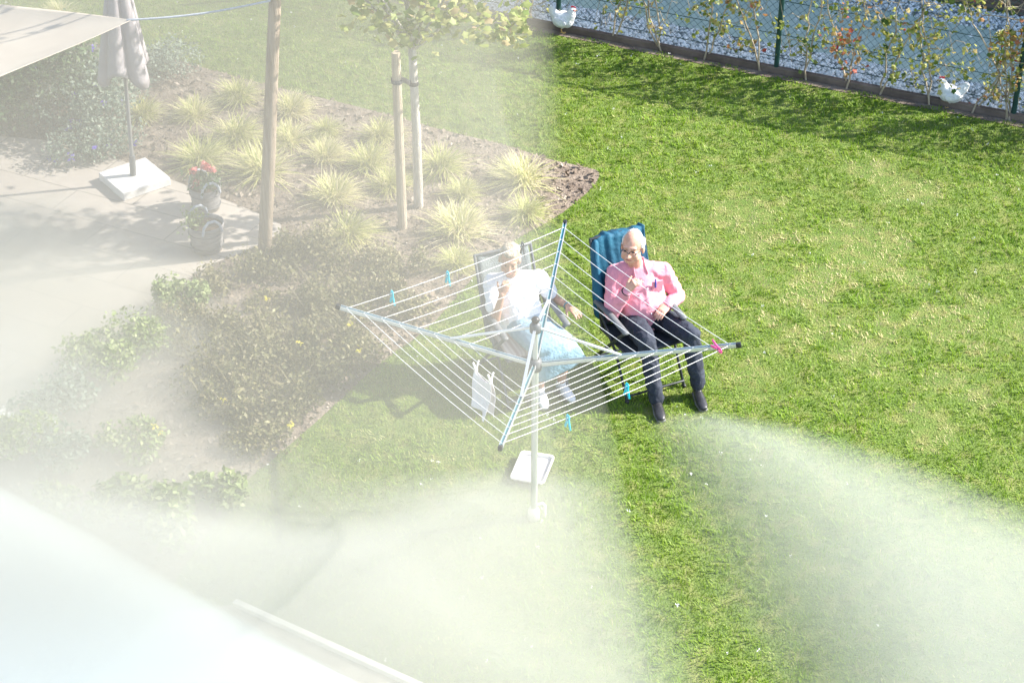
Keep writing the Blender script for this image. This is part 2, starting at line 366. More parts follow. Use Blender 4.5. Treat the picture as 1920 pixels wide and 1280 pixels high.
def leaf_arrays(c, size, tint, up_bias=0.5, lobes=False):
    """leaf-sized folded faces at centres c"""
    n = len(c); nrm = RNG.normal(size=(n, 3)); nrm[:, 2] = np.abs(nrm[:, 2])+up_bias; nrm /= np.linalg.norm(nrm, axis=1, keepdims=True)
    a = RNG.normal(size=(n, 3)); a -= nrm*np.sum(a*nrm, 1, keepdims=True); a /= np.linalg.norm(a, axis=1, keepdims=True); b = np.cross(nrm, a)
    s = np.asarray(size).reshape(-1, 1)*np.ones((n, 1))
    if lobes:   # five-pointed leaf as a fan
        ang = np.array([-2.4, -1.75, -1.2, -0.6, 0, 0.6, 1.2, 1.75, 2.4]); rr = np.array([.44, .36, .60, .46, .68, .46, .60, .36, .44])
        V = [c-a*s*0.25]+[c+(a*math.cos(t)+b*math.sin(t))*s*r-nrm*s*0.12*abs(math.sin(t)) for t, r in zip(ang, rr)]
        V = np.stack(V, 1); off = (np.arange(n)*10)[:, None]
        F = [np.concatenate([off+np.array([[0, k, k+1]]) for k in range(1, 9)])]
        return V.reshape(-1, 3), F, np.repeat(tint, 10)
    V = np.stack([c-a*s*0.5, c+b*s*0.28+nrm*s*0.08, c+a*s*0.5, c-b*s*0.28+nrm*s*0.08], 1)
    off = (np.arange(n)*4)[:, None]
    F = [np.concatenate([off+np.array([[0, 1, 2]]), off+np.array([[0, 2, 3]])])]
    return V.reshape(-1, 3), F, np.repeat(tint, 4)
def leaf_mesh(name, c, size, tint, **k):
    V, F, T = leaf_arrays(np.asarray(c, float), size, tint, **k)
    return np_mesh(name, V, F, T)

# ------------------------------------------------------------------ ground
BED = smooth_poly([(-300, 40), (130, 78), (270, 95), (360, 122), (500, 160), (690, 205), (830, 245), (960, 275), (1030, 300), (1090, 312), (1130, 322),
       (1110, 355), (1050, 405), (960, 452), (905, 500), (850, 565), (800, 620), (700, 690), (640, 750), (500, 872), (455, 905), (400, 985), (330, 1085), (300, 1150), (150, 1290), (-350, 1400), (-500, 900)], 2)
PATIO = smooth_poly([(-500, 225), (60, 258), (200, 292), (330, 342), (420, 376), (485, 402), (540, 430), (470, 470), (385, 502), (300, 560), (250, 600), (130, 720), (0, 795), (-400, 1010)], 1)
STRIP = [G(440, 1134), G(770, 1283), G(1000, 1390), G(300, 1500), G(-300, 1380), G(150, 1290), G(300, 1150)]
FA = Vector((0.47, 19.36, 0)); FB = Vector((5.17, 17.20, 0)); FD = (FB-FA).normalized(); FN = Vector((-FD.y, FD.x, 0))   # along / away from the lawn
if FN.y < 0: FN = -FN
def fpt(a, b, z=0): return FA+FD*a+FN*b+Vector((0, 0, z))

gp = [(-60, -20), (60, -20), (60, 90), (-60, 90)]
g = MB(); g.grid(lambda u, v: Vector((-60+120*u, -20+110*v, 0)), 25, 25)
tag(g.build('lawn_ground', M['lawn_soil']), kind='structure')
sheet('bed_soil', BED, 0.004, M['soil'])
sheet('patio', PATIO, 0.012, M['paving'])
sheet('house_strip', STRIP, 0.008, M['concrete'])
k = MB(); a, b = G(440, 1134), G(800, 1297)
k.bar(a+Vector((0, 0, 0.01)), b+Vector((0, 0, 0.01)), 0.05, 0.08)
tag(k.build('kerb_edging', M['white_slab'], bevel=0.008), kind='structure')
# beyond the fence: gravel, path, gravel
sheet('gravel_bed', [fpt(-8, 0.06), fpt(14, 0.06), fpt(14, 2.45), fpt(-8, 2.45)], 0.006, M['gravel_base'])
sheet('path', [fpt(-8, 0.62), fpt(14, 0.62), fpt(14, 1.95), fpt(-8, 1.95)], 0.014, M['asphalt'])

def in_bed(X, Y): return in_poly(X, Y, BED)
def in_patio(X, Y): return in_poly(X, Y, PATIO)

# lawn grass
N = 900000
X = RNG.uniform(-8.5, 8.5, N); Y = RNG.uniform(8.4, 24.5, N)
dep = Y*CT+CH*ST
keep = np.abs(X/dep) < 0.31
keep &= RNG.random(N) < np.clip(1.25-(Y-9)*0.045, 0.45, 1)
fside = (X-FA.x)*FN.x+(Y-FA.y)*FN.y
keep &= ~in_bed(X, Y) & ~in_patio(X, Y) & ~in_poly(X, Y, STRIP) & (fside < -0.10+0.05*np.sin(X*9))
X, Y = X[keep], Y[keep]; n = len(X)
def fnoise(X, Y, s, seed=0.0):
    """smooth value noise 0..1 (numpy)"""
    x = X*s+seed; y = Y*s+seed*1.7; xi = np.floor(x).astype(int); yi = np.floor(y).astype(int); fx = x-xi; fy = y-yi
    def h(a, b):
        q = np.sin(a*127.1+b*311.7+seed)*43758.5453; return q-np.floor(q)
    fx = fx*fx*(3-2*fx); fy = fy*fy*(3-2*fy)
    return (h(xi, yi)*(1-fx)+h(xi+1, yi)*fx)*(1-fy)+(h(xi, yi+1)*(1-fx)+h(xi+1, yi+1)*fx)*fy
worn = np.zeros(n)
for (px, py, r, k_) in [(1400, 400, .35, .9), (1610, 470, .4, 1), (1690, 350, .3, .7), (1640, 320, .25, .6), (1180, 640, .3, .4), (1500, 560, .5, .5), (1740, 800, .25, .8), (700, 800, .3, .5), (1320, 560, .4, .5), (1750, 600, .5, .45), (1000, 330, .3, .4), (850, 850, .3, .5), (1350, 450, .7, .42), (1600, 620, .8, .42), (1480, 520, .6, .4), (1850, 600, .6, .42), (1640, 480, .22, .9), (1720, 365, .16, 1), (1605, 320, .13, .9), (1410, 390, .2, .9), (1545, 515, .16, .8), (1300, 470, .2, .6), (1700, 520, .15, .8), (1420, 690, .4, .45), (1800, 720, .3, .5)]:
    c = G(px, py); worn = np.maximum(worn, k_*np.exp(-((X-c.x)**2+(Y-c.y)**2)/r**2))
wn = fnoise(X, Y, 5, 3.1)*0.6+fnoise(X, Y, 13, 9.2)*0.4
dens = 1-np.clip(worn*1.1-0.18+(wn-0.5)*0.9, 0, 0.5)*(worn > 0.12)
kp = RNG.random(n) < dens; X, Y, worn, wn = X[kp], Y[kp], worn[kp], wn[kp]; n = len(X)
tuft = fnoise(X, Y, 10, 1.3)*0.55+fnoise(X, Y, 2.2, 5.5)*0.3+fnoise(X, Y, 22, 8.1)*.15
an = RNG.uniform(0, 2*math.pi, n)+0; an = an*.35+fnoise(X, Y, 9, 2.2)*12
ln = RNG.normal(0, 1, n)*0.3+0.28
d = np.stack([np.cos(an)*np.abs(ln), np.sin(an)*np.abs(ln), np.ones(n)], 1); d /= np.linalg.norm(d, axis=1, keepdims=True)
ht = (0.016+0.055*tuft**1.5)*RNG.uniform(0.6, 1.25, n)*(1-0.5*worn)
V, F, T = blades(np.stack([X, Y, np.zeros(n)], 1), d, ht, RNG.uniform(.0048, .0088, n)*(1+(Y-9)*.03), RNG.uniform(.2, .9, n),
                 np.clip(0.42+RNG.normal(0, .16, n)+1.3*np.clip(worn*1.25+(wn-.62)*1.6, 0, .75)*(worn > .1)+(tuft-0.5)*-0.5+(fnoise(X, Y, 6, 7.7)-.5)*.35+(RNG.random(n) < .025)*.4, 0, 1))
tag(link('grass', np_mesh('grass', V, F, T), M['grass']), kind='stuff')

# small white clover flowers in the lawn
q = RNG.choice(n, 170); q = q[tuft[q] > 0.4]
tag(link('clover_flowers', leaf_mesh('clover_flowers', np.stack([X[q], Y[q], np.full(len(q), .05)], 1).repeat(5, 0)+RNG.normal(0, .007, (len(q)*5, 3)), RNG.uniform(.012, .02, len(q)*5), RNG.random(len(q)*5)), M['petal_white']), kind='stuff')

# bark chips and clods over the beds
N = 60000
X2 = RNG.uniform(-7, 1.2, N); Y2 = RNG.uniform(9, 20.5, N); kp = in_bed(X2, Y2) & ~in_patio(X2, Y2); X2, Y2 = X2[kp], Y2[kp]
tag(link('mulch', leaf_mesh('mulch', np.stack([X2, Y2, RNG.uniform(.006, .03, len(X2))], 1), RNG.gamma(2.5, .012, len(X2)).clip(.01, .09), np.clip(RNG.normal(.5, .25, len(X2)), 0, 1), up_bias=.9), M['mulch']), kind='stuff')
# gravel stones
def stones(name, regs, mat, zc=.012):
    pts = []
    for (a0, a1, b0, b1, cnt) in regs:
        A = RNG.uniform(a0, a1, cnt); B = RNG.uniform(b0, b1, cnt)
        pts.append(np.stack([FA.x+FD.x*A+FN.x*B, FA.y+FD.y*A+FN.y*B, np.full(cnt, zc)], 1))
    c = np.concatenate(pts); n = len(c); r = RNG.uniform(.014, .034, n)
    o6 = np.array([[1, 0, 0], [0, 1, 0], [-1, 0, 0], [0, -1, 0], [0, 0, .75], [0, 0, -.6]])
    V = c[:, None, :]+(o6[None]*(r[:, None, None]))*RNG.uniform(.6, 1.35, (n, 6, 1))
    rot = RNG.uniform(0, 6.28, n); cs, sn = np.cos(rot)[:, None], np.sin(rot)[:, None]
    D = V-c[:, None, :]; V = np.stack([D[..., 0]*cs-D[..., 1]*sn, D[..., 0]*sn+D[..., 1]*cs, D[..., 2]], 2)+c[:, None, :]
    off = (np.arange(n)*6)[:, None]
    F = [np.concatenate([off+np.array([t]) for t in [(0, 1, 4), (1, 2, 4), (2, 3, 4), (3, 0, 4), (1, 0, 5), (2, 1, 5), (3, 2, 5), (0, 3, 5)]])]
    tag(link(name, np_mesh(name, V.reshape(-1, 3), F, np.repeat(np.clip(RNG.normal(.5, .25, n), 0, 1), 6)), mat), kind='stuff')
stones('gravel', [(-2.5, 7.5, .10, .62, 7500), (-2.5, 8, 1.95, 2.45, 5500), (-2.5, 8, .62, 1.95, 160)], M['gravel'])

# ------------------------------------------------------------------ fence, kerb, added shade wall
f = MB(); f.bar(fpt(-4, 0, .0), fpt(10, 0, .0), .06, .15)
tag(f.build('concrete_kerb', M['kerb_dark'], bevel=.01), 'low brown concrete board along the foot of the wire fence', 'kerb')
sheet('dry_soil', [fpt(-4, -.13), fpt(10, -.15), fpt(10, -.04), fpt(-4, -.04)], .005, M['soil'])
fe = empty('wire_fence', fpt(0, .02), 'dark green chain-link fence overgrown with climbing plants', 'fence')
FO = fpt(0, .02); HF = 1.42; Z0 = .14
wm = MB(FO)
def wire(a0, z0, a1, z1):
    wm.tube([fpt(a0, .05, z0), fpt(a1, .05, z1)], .0022, 3, cap=False)
A0, A1 = -3.0, 8.5

s_ = .085; hh = HF-Z0
a = A0-hh
while a < A1:
    for sg in (1, -1):
        x0, x1 = (a, a+hh) if sg > 0 else (a+hh, a)
        za, zb = Z0, HF
        if min(x0, x1) < A1 and max(x0, x1) > A0: wire(x0, za, x1, zb)
    a += s_
wm.build('wire_mesh', M['wire'], fe)
tw = MB(FO)
for z in (.16, .42, .80, 1.12, 1.41): tw.tube([fpt(A0, .045, z), fpt(A1, .045, z)], .004, 5)
tw.build('tension_wire', M['fence_green'], fe)
pa = (G(1466, 122)-FA).dot(FD)
for i in (-2, -1, 0, 1, 2):
    p = MB(FO); a = pa+i*2.5
    p.tube([fpt(a, 0.0, -.05), fpt(a, 0.0, 1.48)], .027, 12, round_=False)
    po = p.build('post', M['fence_green'], fe, smooth=False)
    c = MB(FO); c.ell(fpt(a, 0, 1.48), (.031, .031, .02)); c.build('post_cap', M['black_plastic'], po, smooth=True)
wl = MB(fpt(0, 2.55)); wl.bar(fpt(-5, 2.55, 1.65), fpt(14, 2.55, 1.65), .06, 3.3)  # mostly unseen wall, added and sized to shade the path
wl = wl.build('shade_wall', M['shade_planks'], loc=fpt(0, 2.55))
tag(wl, 'added brown plank wall shading the path, its foot at the top right corner', 'wall')
pb = MB(fpt(0, 2.55))
for k in range(12): pb.bar(fpt(-5+k*1.6, 2.5, 0), fpt(-5+k*1.6, 2.5, 3.34), .09, .07, up=FN)
pb.build('shade_wall_posts', M['shade_planks'], wl)
fe_kids = fe

# climbing plants on the fence
def vine(px, py, name, label, red=.0, spread=.55, nleaf=150, top=1.9, lean=0, seed=0):
    rr = random.Random(seed); a0 = (G(px, py)-FA).dot(FD); base = fpt(a0, -.03)
    e = empty(name, base, label, 'climbing plant', 'climbing plants on the wire fence')
    st = MB(base); leaves = []; stems = []
    nst = rr.randint(2, 3)
    for k in range(nst):
        a = a0+rr.uniform(-.03, .03); pts = []; z = 0; dirn = lean*.25+rr.uniform(-.3, .3)
        while z < top*rr.uniform(.85, 1.0):
            pts.append(fpt(a, -.02+rr.uniform(-.035, .03), z)); z += .12; a += dirn*.12+rr.uniform(-.035, .035)
        st.tube(pts, [max(.004, .011*(1-.6*i/len(pts))) for i in range(len(pts))], 5); stems.append(pts)
        for j in range(2, len(pts)):    # side shoots along the wires
            if rr.random() < .6:
                sg = rr.choice((-1, 1)); L_ = rr.uniform(.3, 1)*spread*(0.8+pts[j].z*.5); q0 = pts[j]; aa = (q0-FA).dot(FD); sp = []
                for t in range(6): sp.append(fpt(aa+sg*L_*t/5, -.02+rr.uniform(-.03, .03), q0.z+t*.05*rr.uniform(-.5, 1.4)))
                st.tube(sp, [.0055-.0006*t for t in range(6)], 4); stems.append(sp)
    rn = [fpt(a0+(t_-4)*.13, -.03+rr.uniform(-.03, .03), top-.05+rr.uniform(-.06, .06)) for t_ in range(9)]
    st.tube(rn, .010, 5); stems.append(rn)
    for _ in range(nleaf):
        sp = rr.choice(stems); i = rr.randrange(len(sp)); p = sp[i]
        if p.z < .22 and rr.random() < .8: continue
        if p.z > .95 and rr.random() < .5: continue
        p = p+Vector((rr.gauss(0, .05), rr.gauss(0, .05), rr.gauss(-.01, .05)))
        for _k in range(rr.randint(2, 4)): leaves.append(p+Vector((rr.gauss(0, .03), rr.gauss(0, .025), rr.gauss(0, .03)))-base)
    st.build('stem', M['twig'], e)
    lv = np.array([tuple(p) for p in leaves]); tn = np.clip(RNG.normal(.5 if red == 0 else (.18+red*.36), .27, len(lv)), 0, 1)
    link('foliage', leaf_mesh('foliage', lv, RNG.uniform(.03, .062, len(lv)), tn, up_bias=.2, lobes=True), M['vine_red'] if red else M['vine'], e)
vines = [(1025, 20, 'sparse yellow vine beside the left white hen, on the fence end', 0, .5, 60), (1156, 66, 'thin climbing plant on bare brown stem right of the left hen', 0, .35, 55),
         (1254, 84, 'second climbing plant from the left hen, few leaves low down', 0, .4, 60), (1337, 95, 'climbing plant with pale branched stem and leafy top in mid fence', 0, .45, 85),
         (1440, 118, 'orange-tinted climbing plant just left of the green fence post', .35, .4, 75), (1518, 134, 'dense yellow climbing plant just right of the green fence post', 0, .45, 120),
         (1598, 152, 'climbing plant with bright red leaves right of the fence post', .9, .4, 75), (1658, 168, 'full yellow-green climbing plant halfway between fence post and right hen', 0, .55, 170),
         (1755, 182, 'climbing plant rooted just left of the right white hen', 0, .5, 120), (1832, 205, 'climbing plant with dark red leaves just right of the right hen', .6, .45, 110),
         (1896, 218, 'climbing plant at the right edge with thick crossing stems', 0, .6, 130), (1990, 232, 'climbing plant on the fence beyond the right picture edge', .3, .6, 120)]
for i, (px, py, lb, red, sp, nl) in enumerate(vines):
    vine(px, py, 'climbing_plant', lb, red, sp, int(nl*1.15), 1.45, lean=(1 if i % 2 else -1), seed=50+i)

# ------------------------------------------------------------------ white hens
def hen(px, py, rz, label, s=1.0):
    e = empty('hen', G(px, py), label, 'hen', 'white hens by the fence', rz)
    b = MB()   # faces +x
    b.ell((0, 0, .165), (.130, .105, .108), Matrix.Rotation(R(-12), 3, 'Y')); b.ell((.06, 0, .165), (.09, .09, .10))
    b.tube([(.07, 0, .19), (.115, 0, .25), (.125, 0, .30)], [.085, .060, .042], 12); b.ell((.135, 0, .315), (.036, .028, .03))
    b.tube([(-.06, 0, .19), (-.12, 0, .25), (-.145, 0, .30)], [(.07, .075), (.042, .06), (.018, .04)], 10, up=(1, 0, 0))
    b.ell((-.01, .095, .165), (.09, .02, .055), Matrix.Rotation(R(15), 3, 'Y')); b.ell((-.01, -.095, .165), (.09, .02, .055), Matrix.Rotation(R(15), 3, 'Y'))
    b.tube([(.01, .035, .12), (.01, .035, .075)], [.04, .02], 8); b.tube([(.01, -.035, .12), (.01, -.035, .075)], [.04, .02], 8)
    b.fuse('body', M['feather'], e, .006, 5, fold=.002, fscale=30)
    c = MB()
    for k in range(4): c.ell((.115+k*.014, 0, .348-abs(k-1)*.004), (.011, .005, .016))
    c.build('comb', M['comb'], e, True)
    wt = MB(); wt.ell((.158, .008, .288), (.008, .005, .015)); wt.ell((.158, -.008, .288), (.008, .005, .015)); wt.ell((.15, .022, .312), (.014, .006, .014)); wt.ell((.15, -.022, .312), (.014, .006, .014))
    wt.build('wattle', M['comb'], e, True)
    bk = MB(); bk.tube([(.165, 0, .312), (.195, 0, .304)], [.010, .002], 8, cap=False); bk.build('beak', M['beak'], e, True)
    for y in (.035, -.035):
        l = MB(); l.tube([(.01, y, .085), (.0, y, .04), (.012, y, .008)], .007, 6)
        for an in (-.6, 0, .6): l.tube([(.012, y, .008), (.012+.045*math.cos(an), y+.045*math.sin(an), .006)], .005, 5)
        l.tube([(.012, y, .008), (-.015, y, .006)], .005, 5); l.build('leg', M['beak'], e, True)
        ey = MB(); ey.ell((.145, .027 if y > 0 else -.027, .322), (.005, .004, .005)); ey.build('eye', M['eye'], e, True)
    e.scale = (s, s, s)
    return e
hen(1054, 60, R(-20), 'white hen on the lawn edge at the left end of the fence', .9)
hen(1782, 200, R(165), 'white hen resting in front of the fence kerb at the right', .9)

# ------------------------------------------------------------------ ornamental grass tussocks
def tussock_mesh(seed, h=.42, nb=520):
    rg = np.random.default_rng(seed); n = nb
    an = rg.uniform(0, 2*math.pi, n); el = np.abs(rg.normal(.0, .64, n)).clip(0, 1.4)
    d = np.stack([np.cos(an)*np.sin(el), np.sin(an)*np.sin(el), np.cos(el)], 1)
    base = np.stack([rg.normal(0, .05, n), rg.normal(0, .05, n), np.zeros(n)], 1); d[:, 0] += rg.normal(0, .12); d[:, 1] += rg.normal(0, .12); d += rg.normal(0, .09, d.shape); d /= np.linalg.norm(d, axis=1, keepdims=True)
    V, F, T = blades(base, d, rg.uniform(.55, 1.1, n)*h, rg.uniform(.007, .014, n), rg.uniform(.3, 1.15, n), np.clip(rg.normal((.45, .6, .38, .72, .5)[seed % 5], .28, n), 0, 1), segs=4)
    return np_mesh('blades', V, F, T)
TM = [tussock_mesh(100+i, .42+.04*(i % 3)) for i in range(5)]
tus = [(270, 205, 75, 'upright yellow grass tussock just right of the parasol canopy'), (364, 205, 80, 'small tussock between lavender bush and the big front tussock'),
       (448, 170, 85, 'pale grass tussock nearest the lawn, left of the wooden post'), (546, 195, 90, 'grass tussock on the lawn edge just right of the wooden post'),
       (445, 240, 100, 'spreading tussock in the second row left of the wooden post'), (374, 285, 118, 'large round grass tussock behind the flower tubs'),
       (542, 252, 85, 'reddish tussock touching the wooden post on its right'), (611, 238, 62, 'smallest tussock on the lawn edge, mid bed'),
       (610, 282, 90, 'tussock in mid bed, below the smallest one'), (712, 242, 80, 'tussock on the lawn edge left of the tree stake'),
       (690, 292, 100, 'full tussock directly left of the tree stake'), (492, 305, 120, 'wide tussock behind the wooden post'),
       (826, 300, 95, 'tussock right of the tree trunk near the lawn'), (626, 355, 110, 'round tussock with a deep shadow on its left'),
       (728, 335, 80, 'reddish tussock behind the foot of the tree stake'), (866, 352, 78, 'small half-hidden tussock between trunk and bed corner'),
       (978, 322, 108, 'bright tussock nearest the bare bed corner'), (985, 390, 82, 'small tussock above the woman, close to the lawn'),
       (860, 415, 128, 'largest tussock, right of the tree stakes'), (652, 425, 105, 'sparse drooping tussock in the front row left of the stake'),
       (855, 482, 85, 'dull small tussock left of the woman, by the clothes line'), (112, 18, 70, 'pale tussock behind the sail at the top left'),
       (725, 20, 60, 'faded reddish grass tuft on the lawn behind the tree')]
for i, (px, py, wpx, lb) in enumerate(tus[:22]):
    p = G(px, py+wpx*.22); sc = wpx/115*.90*(1.02-(py-300)*.0004)
    o = link('grass_tussock', TM[i % 5], M['tussock'], loc=p); o.rotation_euler = (0, 0, i*1.3); o.scale = (sc, sc, sc*(1.25 if i == 0 else 1))
    tag(o, lb, 'ornamental grass', 'yellow grass tussocks in the bed')

# ------------------------------------------------------------------ shrubs
def shrub(px, py, rad, h, n, mat, label, size=(.03, .07), cat='shrub', name='shrub', flowers=None, stemmat=None, group=None, ycomp=1.0):
    b = G(px, py); e = empty(name, b, label, cat, group)
    # lumps so that the outline is uneven
    lumps = [(RNG.uniform(-.55, .55)*rad, RNG.uniform(-.55, .55)*rad*ycomp, h*RNG.uniform(.35, .75), rad*RNG.uniform(.3, .55)) for _ in range(9)]
    pts = []
    for (x, y, z, r) in lumps:
        m = n//9; v = RNG.normal(size=(m, 3)); v /= np.linalg.norm(v, axis=1, keepdims=True); rr = r*RNG.uniform(.35, 1, m)[:, None]**.6
        q = v*rr*np.array([1, 1, .8])+np.array([x, y, z]); pts.append(q[q[:, 2] > .02])
    pts = np.concatenate(pts); tn = np.clip(RNG.normal(.5, .25, len(pts)), 0, 1)
    link('foliage', leaf_mesh('foliage', pts, RNG.uniform(size[0], size[1], len(pts)), tn), mat, e)
    st = MB()
    for (x, y, z, r) in lumps:
        st.tube([(x*.15, y*.15, 0), (x*.6, y*.6, z*.5), (x, y, z)], [.010, .007, .004], 5)
    st.build('stem', M['twig'], e)
    if flowers:
        fm, cnt, fs = flowers; idx = RNG.choice(len(pts), cnt); 
        c = (pts[idx]*1.06).repeat(6, 0)+RNG.normal(0, fs*.35, (cnt*6, 3))
        link('blossom', leaf_mesh('blossom', c, fs, RNG.random(cnt*6)), M[fm], e)
    return e
shrub(45, 215, 1.0, 1.0, 7500, M['shrub_dark'], 'large dark leafy shrub below the sail at the left edge', (.04, .085))
shrub(150, 235, .75, .75, 5200, M['sage'], 'grey-green shrub left of the parasol pole with violet flowers', (.03, .06), flowers=('petal_violet', 14, .05))
shrub(175, 290, .55, .30, 2600, M['sage'], 'low sprawling violet-flowered plant spilling over the patio edge', (.025, .05), flowers=('petal_violet', 8, .05), ycomp=.6)
shrub(318, 140, .42, .32, 2200, M['sage'], 'grey lavender bush between parasol and back lawn', (.02, .05))
shrub(345, 590, .30, .32, 1500, M['lightshrub'], 'light yellow-green small shrub at the patio edge', (.03, .06))
shrub(215, 700, .50, .40, 2800, M['lightshrub'], 'pale green spreading shrub on the patio corner', (.03, .06))
shrub(110, 780, .36, .34, 1500, M['sage'], 'grey-blue small bush in the pale lower left bed', (.03, .06))
shrub(120, 870, .34, .30, 1200, M['sage'], 'grey-green low bush below the grey-blue one', (.03, .06))
shrub(25, 860, .42, .42, 1900, M['lightshrub'], 'white-flowered shrub at the left picture edge', (.03, .06), flowers=('petal_white', 26, .05))
shrub(245, 850, .30, .24, 1000, M['lightshrub'], 'low green cushion plant in the lower left bed', (.03, .06), flowers=('petal_yellow', 3, .04))
shrub(232, 965, .30, .28, 900, M['lightshrub'], 'pale leafy plant nearest the bright corner', (.05, .09))
shrub(312, 1000, .34, .34, 1100, M['lightshrub'], 'tallest pale leafy plant near the bright corner', (.05, .09))
shrub(415, 945, .28, .26, 800, M['lightshrub'], 'pale leafy plant at the lawn edge below the bed corner', (.05, .09))
shrub(110, 960, .24, .2, 600, M['lightshrub'], 'smallest pale leafy plant beside the bright corner', (.04, .07))

# low brown-green ground cover in front of the posts: one mass
GC = [(395, 520), (560, 470), (700, 470), (800, 505), (830, 545), (760, 600), (690, 665), (620, 735), (505, 850), (420, 850), (370, 780), (350, 690), (300, 640), (330, 580)]
gpoly = smooth_poly(GC, 2)
pts = []
while len(pts) < 88:
    x = random.uniform(-3.6, .2); y = random.uniform(10.5, 15.5)
    if in_poly(np.array([x]), np.array([y]), gpoly)[0]: pts.append((x, y, random.uniform(.12, .34), random.uniform(.10, .25)))
allp = []
for (x, y, h, r) in pts:
    m = 260; v = RNG.normal(size=(m, 3)); v /= np.linalg.norm(v, axis=1, keepdims=True); v[:, 2] = np.abs(v[:, 2])
    allp.append(v*(r*RNG.uniform(.5, 1.1, m)[:, None])*np.array([1, 1, h/r*1.05])+np.array([x, y, .02]))
allp = np.concatenate(allp)
tn = np.clip(RNG.normal(.45, .22, len(allp))+(fnoise(allp[:, 0], allp[:, 1], 2.2, 4.4)-.5)*.5, 0, 1)
V1, F1, T1 = leaf_arrays(allp, RNG.uniform(.022, .055, len(allp)), tn)
tp0 = np.array(pts).repeat(16, 0); nq = len(tp0); tb0 = np.stack([tp0[:, 0]+RNG.normal(0, .03, nq), tp0[:, 1]+RNG.normal(0, .03, nq), np.zeros(nq)], 1)
td0 = RNG.normal(0, .5, (nq, 3)); td0[:, 2] = 1; td0 /= np.linalg.norm(td0, axis=1, keepdims=True)
V2, F2, T2 = blades(tb0, td0, tp0[:, 2]*RNG.uniform(.9, 1.7, nq), np.full(nq, .008), RNG.uniform(0, .6, nq), RNG.uniform(.6, .8, nq), segs=3)
tag(link('ground_cover', np_mesh('ground_cover', np.concatenate([V1, V2]), F1+[f_+len(V1) for f_ in F2], np.concatenate([T1, T2])), M['cover']), kind='stuff')
yf = []
for (px, py, hh_) in [(420, 748, .3), (545, 795, .25), (675, 655, .25), (655, 607, .3), (500, 560, .3), (560, 640, .3)]:
    p = G(px, py, hh_); yf += [np.array(p)+RNG.normal(0, .014, 3) for _ in range(9)]
tag(link('yellow_blossoms', leaf_mesh('yellow_blossoms', np.array(yf), .035, RNG.random(len(yf))), M['petal_yellow']), kind='stuff')

# ------------------------------------------------------------------ wooden post, sail, rope
b = G(495, 472); t = P(516, -4, b.y); t = b+(t-b)*1.12
p = MB(b); p.tube([b-Vector((0, 0, .05)), b+(t-b)*.35+Vector((.006, 0, 0)), b+(t-b)*.7, t], [.062, .058, .054, .05], 14)
tag(p.build('wooden_post', M['wood_post'], smooth=True, loc=b), 'tall round leaning wooden post at the bed edge holding the sail rope', 'post')
corner = P(246, 38, 14.55); ropeend = P(506, 2, b.y-.05)
C2 = P(-300, -45, 17.2); C3 = P(-330, 318, 11.9)
def sail(u, v):
    a = corner*(1-u)+C2*u; c = corner*(1-u)+C3*u
    q = a*(1-v)+c*v
    inw = math.sin(math.pi*u)*.14; mid = (a+c)/2
    q = q+(mid-q)*(inw*abs(2*v-1)**2)
    return q+Vector((0, 0, -.10*math.sin(math.pi*u)*math.sin(math.pi*v)))
sm = MB(corner); sm.grid(sail, 40, 24)
tag(sm.build('shade_sail', M['sail'], smooth=True, loc=corner, solid=.004), 'cream fabric shade sail stretched into the top left corner', 'shade sail')
rp = MB(corner); rp.tube([corner+Vector((-.03, 0, 0))]+[corner*(1-i/8)+ropeend*(i/8)-Vector((0, 0, .03*math.sin(math.pi*i/8))) for i in range(1, 9)], .009, 6)
tag(rp.build('sail_rope', M['rope'], smooth=True, loc=corner), 'thin grey rope from sail corner to wooden post', 'rope')

# ------------------------------------------------------------------ tree with stake and strap
tb = G(785, 388); tt = P(773, 95, tb.y)
random.seed(21)
te = empty('young_tree', tb, 'young maple with pale slim trunk beside a wooden stake', 'tree')
tr = MB(tb); tr.tube([tb, tb+(tt-tb)*.5+Vector((.008, 0, 0)), tt], [.045, .041, .036], 10)
top = tt
limbs = []
def limb(p0, dirv, L_, r, depth):
    pts = [p0]; dv = Vector(dirv).normalized()
    for k in range(4):
        dv = (dv+Vector((random.gauss(0, .13), random.gauss(0, .13), random.gauss(.05, .08)))).normalized(); pts.append(pts[-1]+dv*L_/4)
    tr.tube(pts, [r*(1-.15*k) for k in range(5)], 7); limbs.append(pts)
    if depth:
        for k in range(3):
            q = pts[random.randint(2, 4)]
            limb(q, dv+Vector((random.gauss(0, .6), random.gauss(0, .6), random.gauss(.0, .35))), L_*.62, r*.5, depth-1)
for dv in [(-.45, .1, 1), (.5, -.15, .9), (.15, .5, 1), (-.1, -.5, .9), (.8, .2, .55), (-.8, -.1, .6)]:
    limb(top, dv, random.uniform(.8, 1.15), .016, 2)
limb(top, (0.02, 0, 1), 1.5, .022, 2)
limb(tt+Vector((.02, 0, 1.0)), (.1, 0, 1), 2.6, .02, 2); limb(tt+Vector((0, 0, 1.6)), (-.35, -.15, 1), 1.9, .016, 2); limb(tt+Vector((0, 0, 1.4)), (.35, .2, 1), 1.7, .016, 2)
tr.build('trunk', M['bark'], te, True)
lc = []
for _ in range(1750):
    sp = random.choice(limbs); i = random.randrange(1, 5); q = sp[i]
    lc.append(np.array(q-tb)+RNG.normal(0, .085, 3))
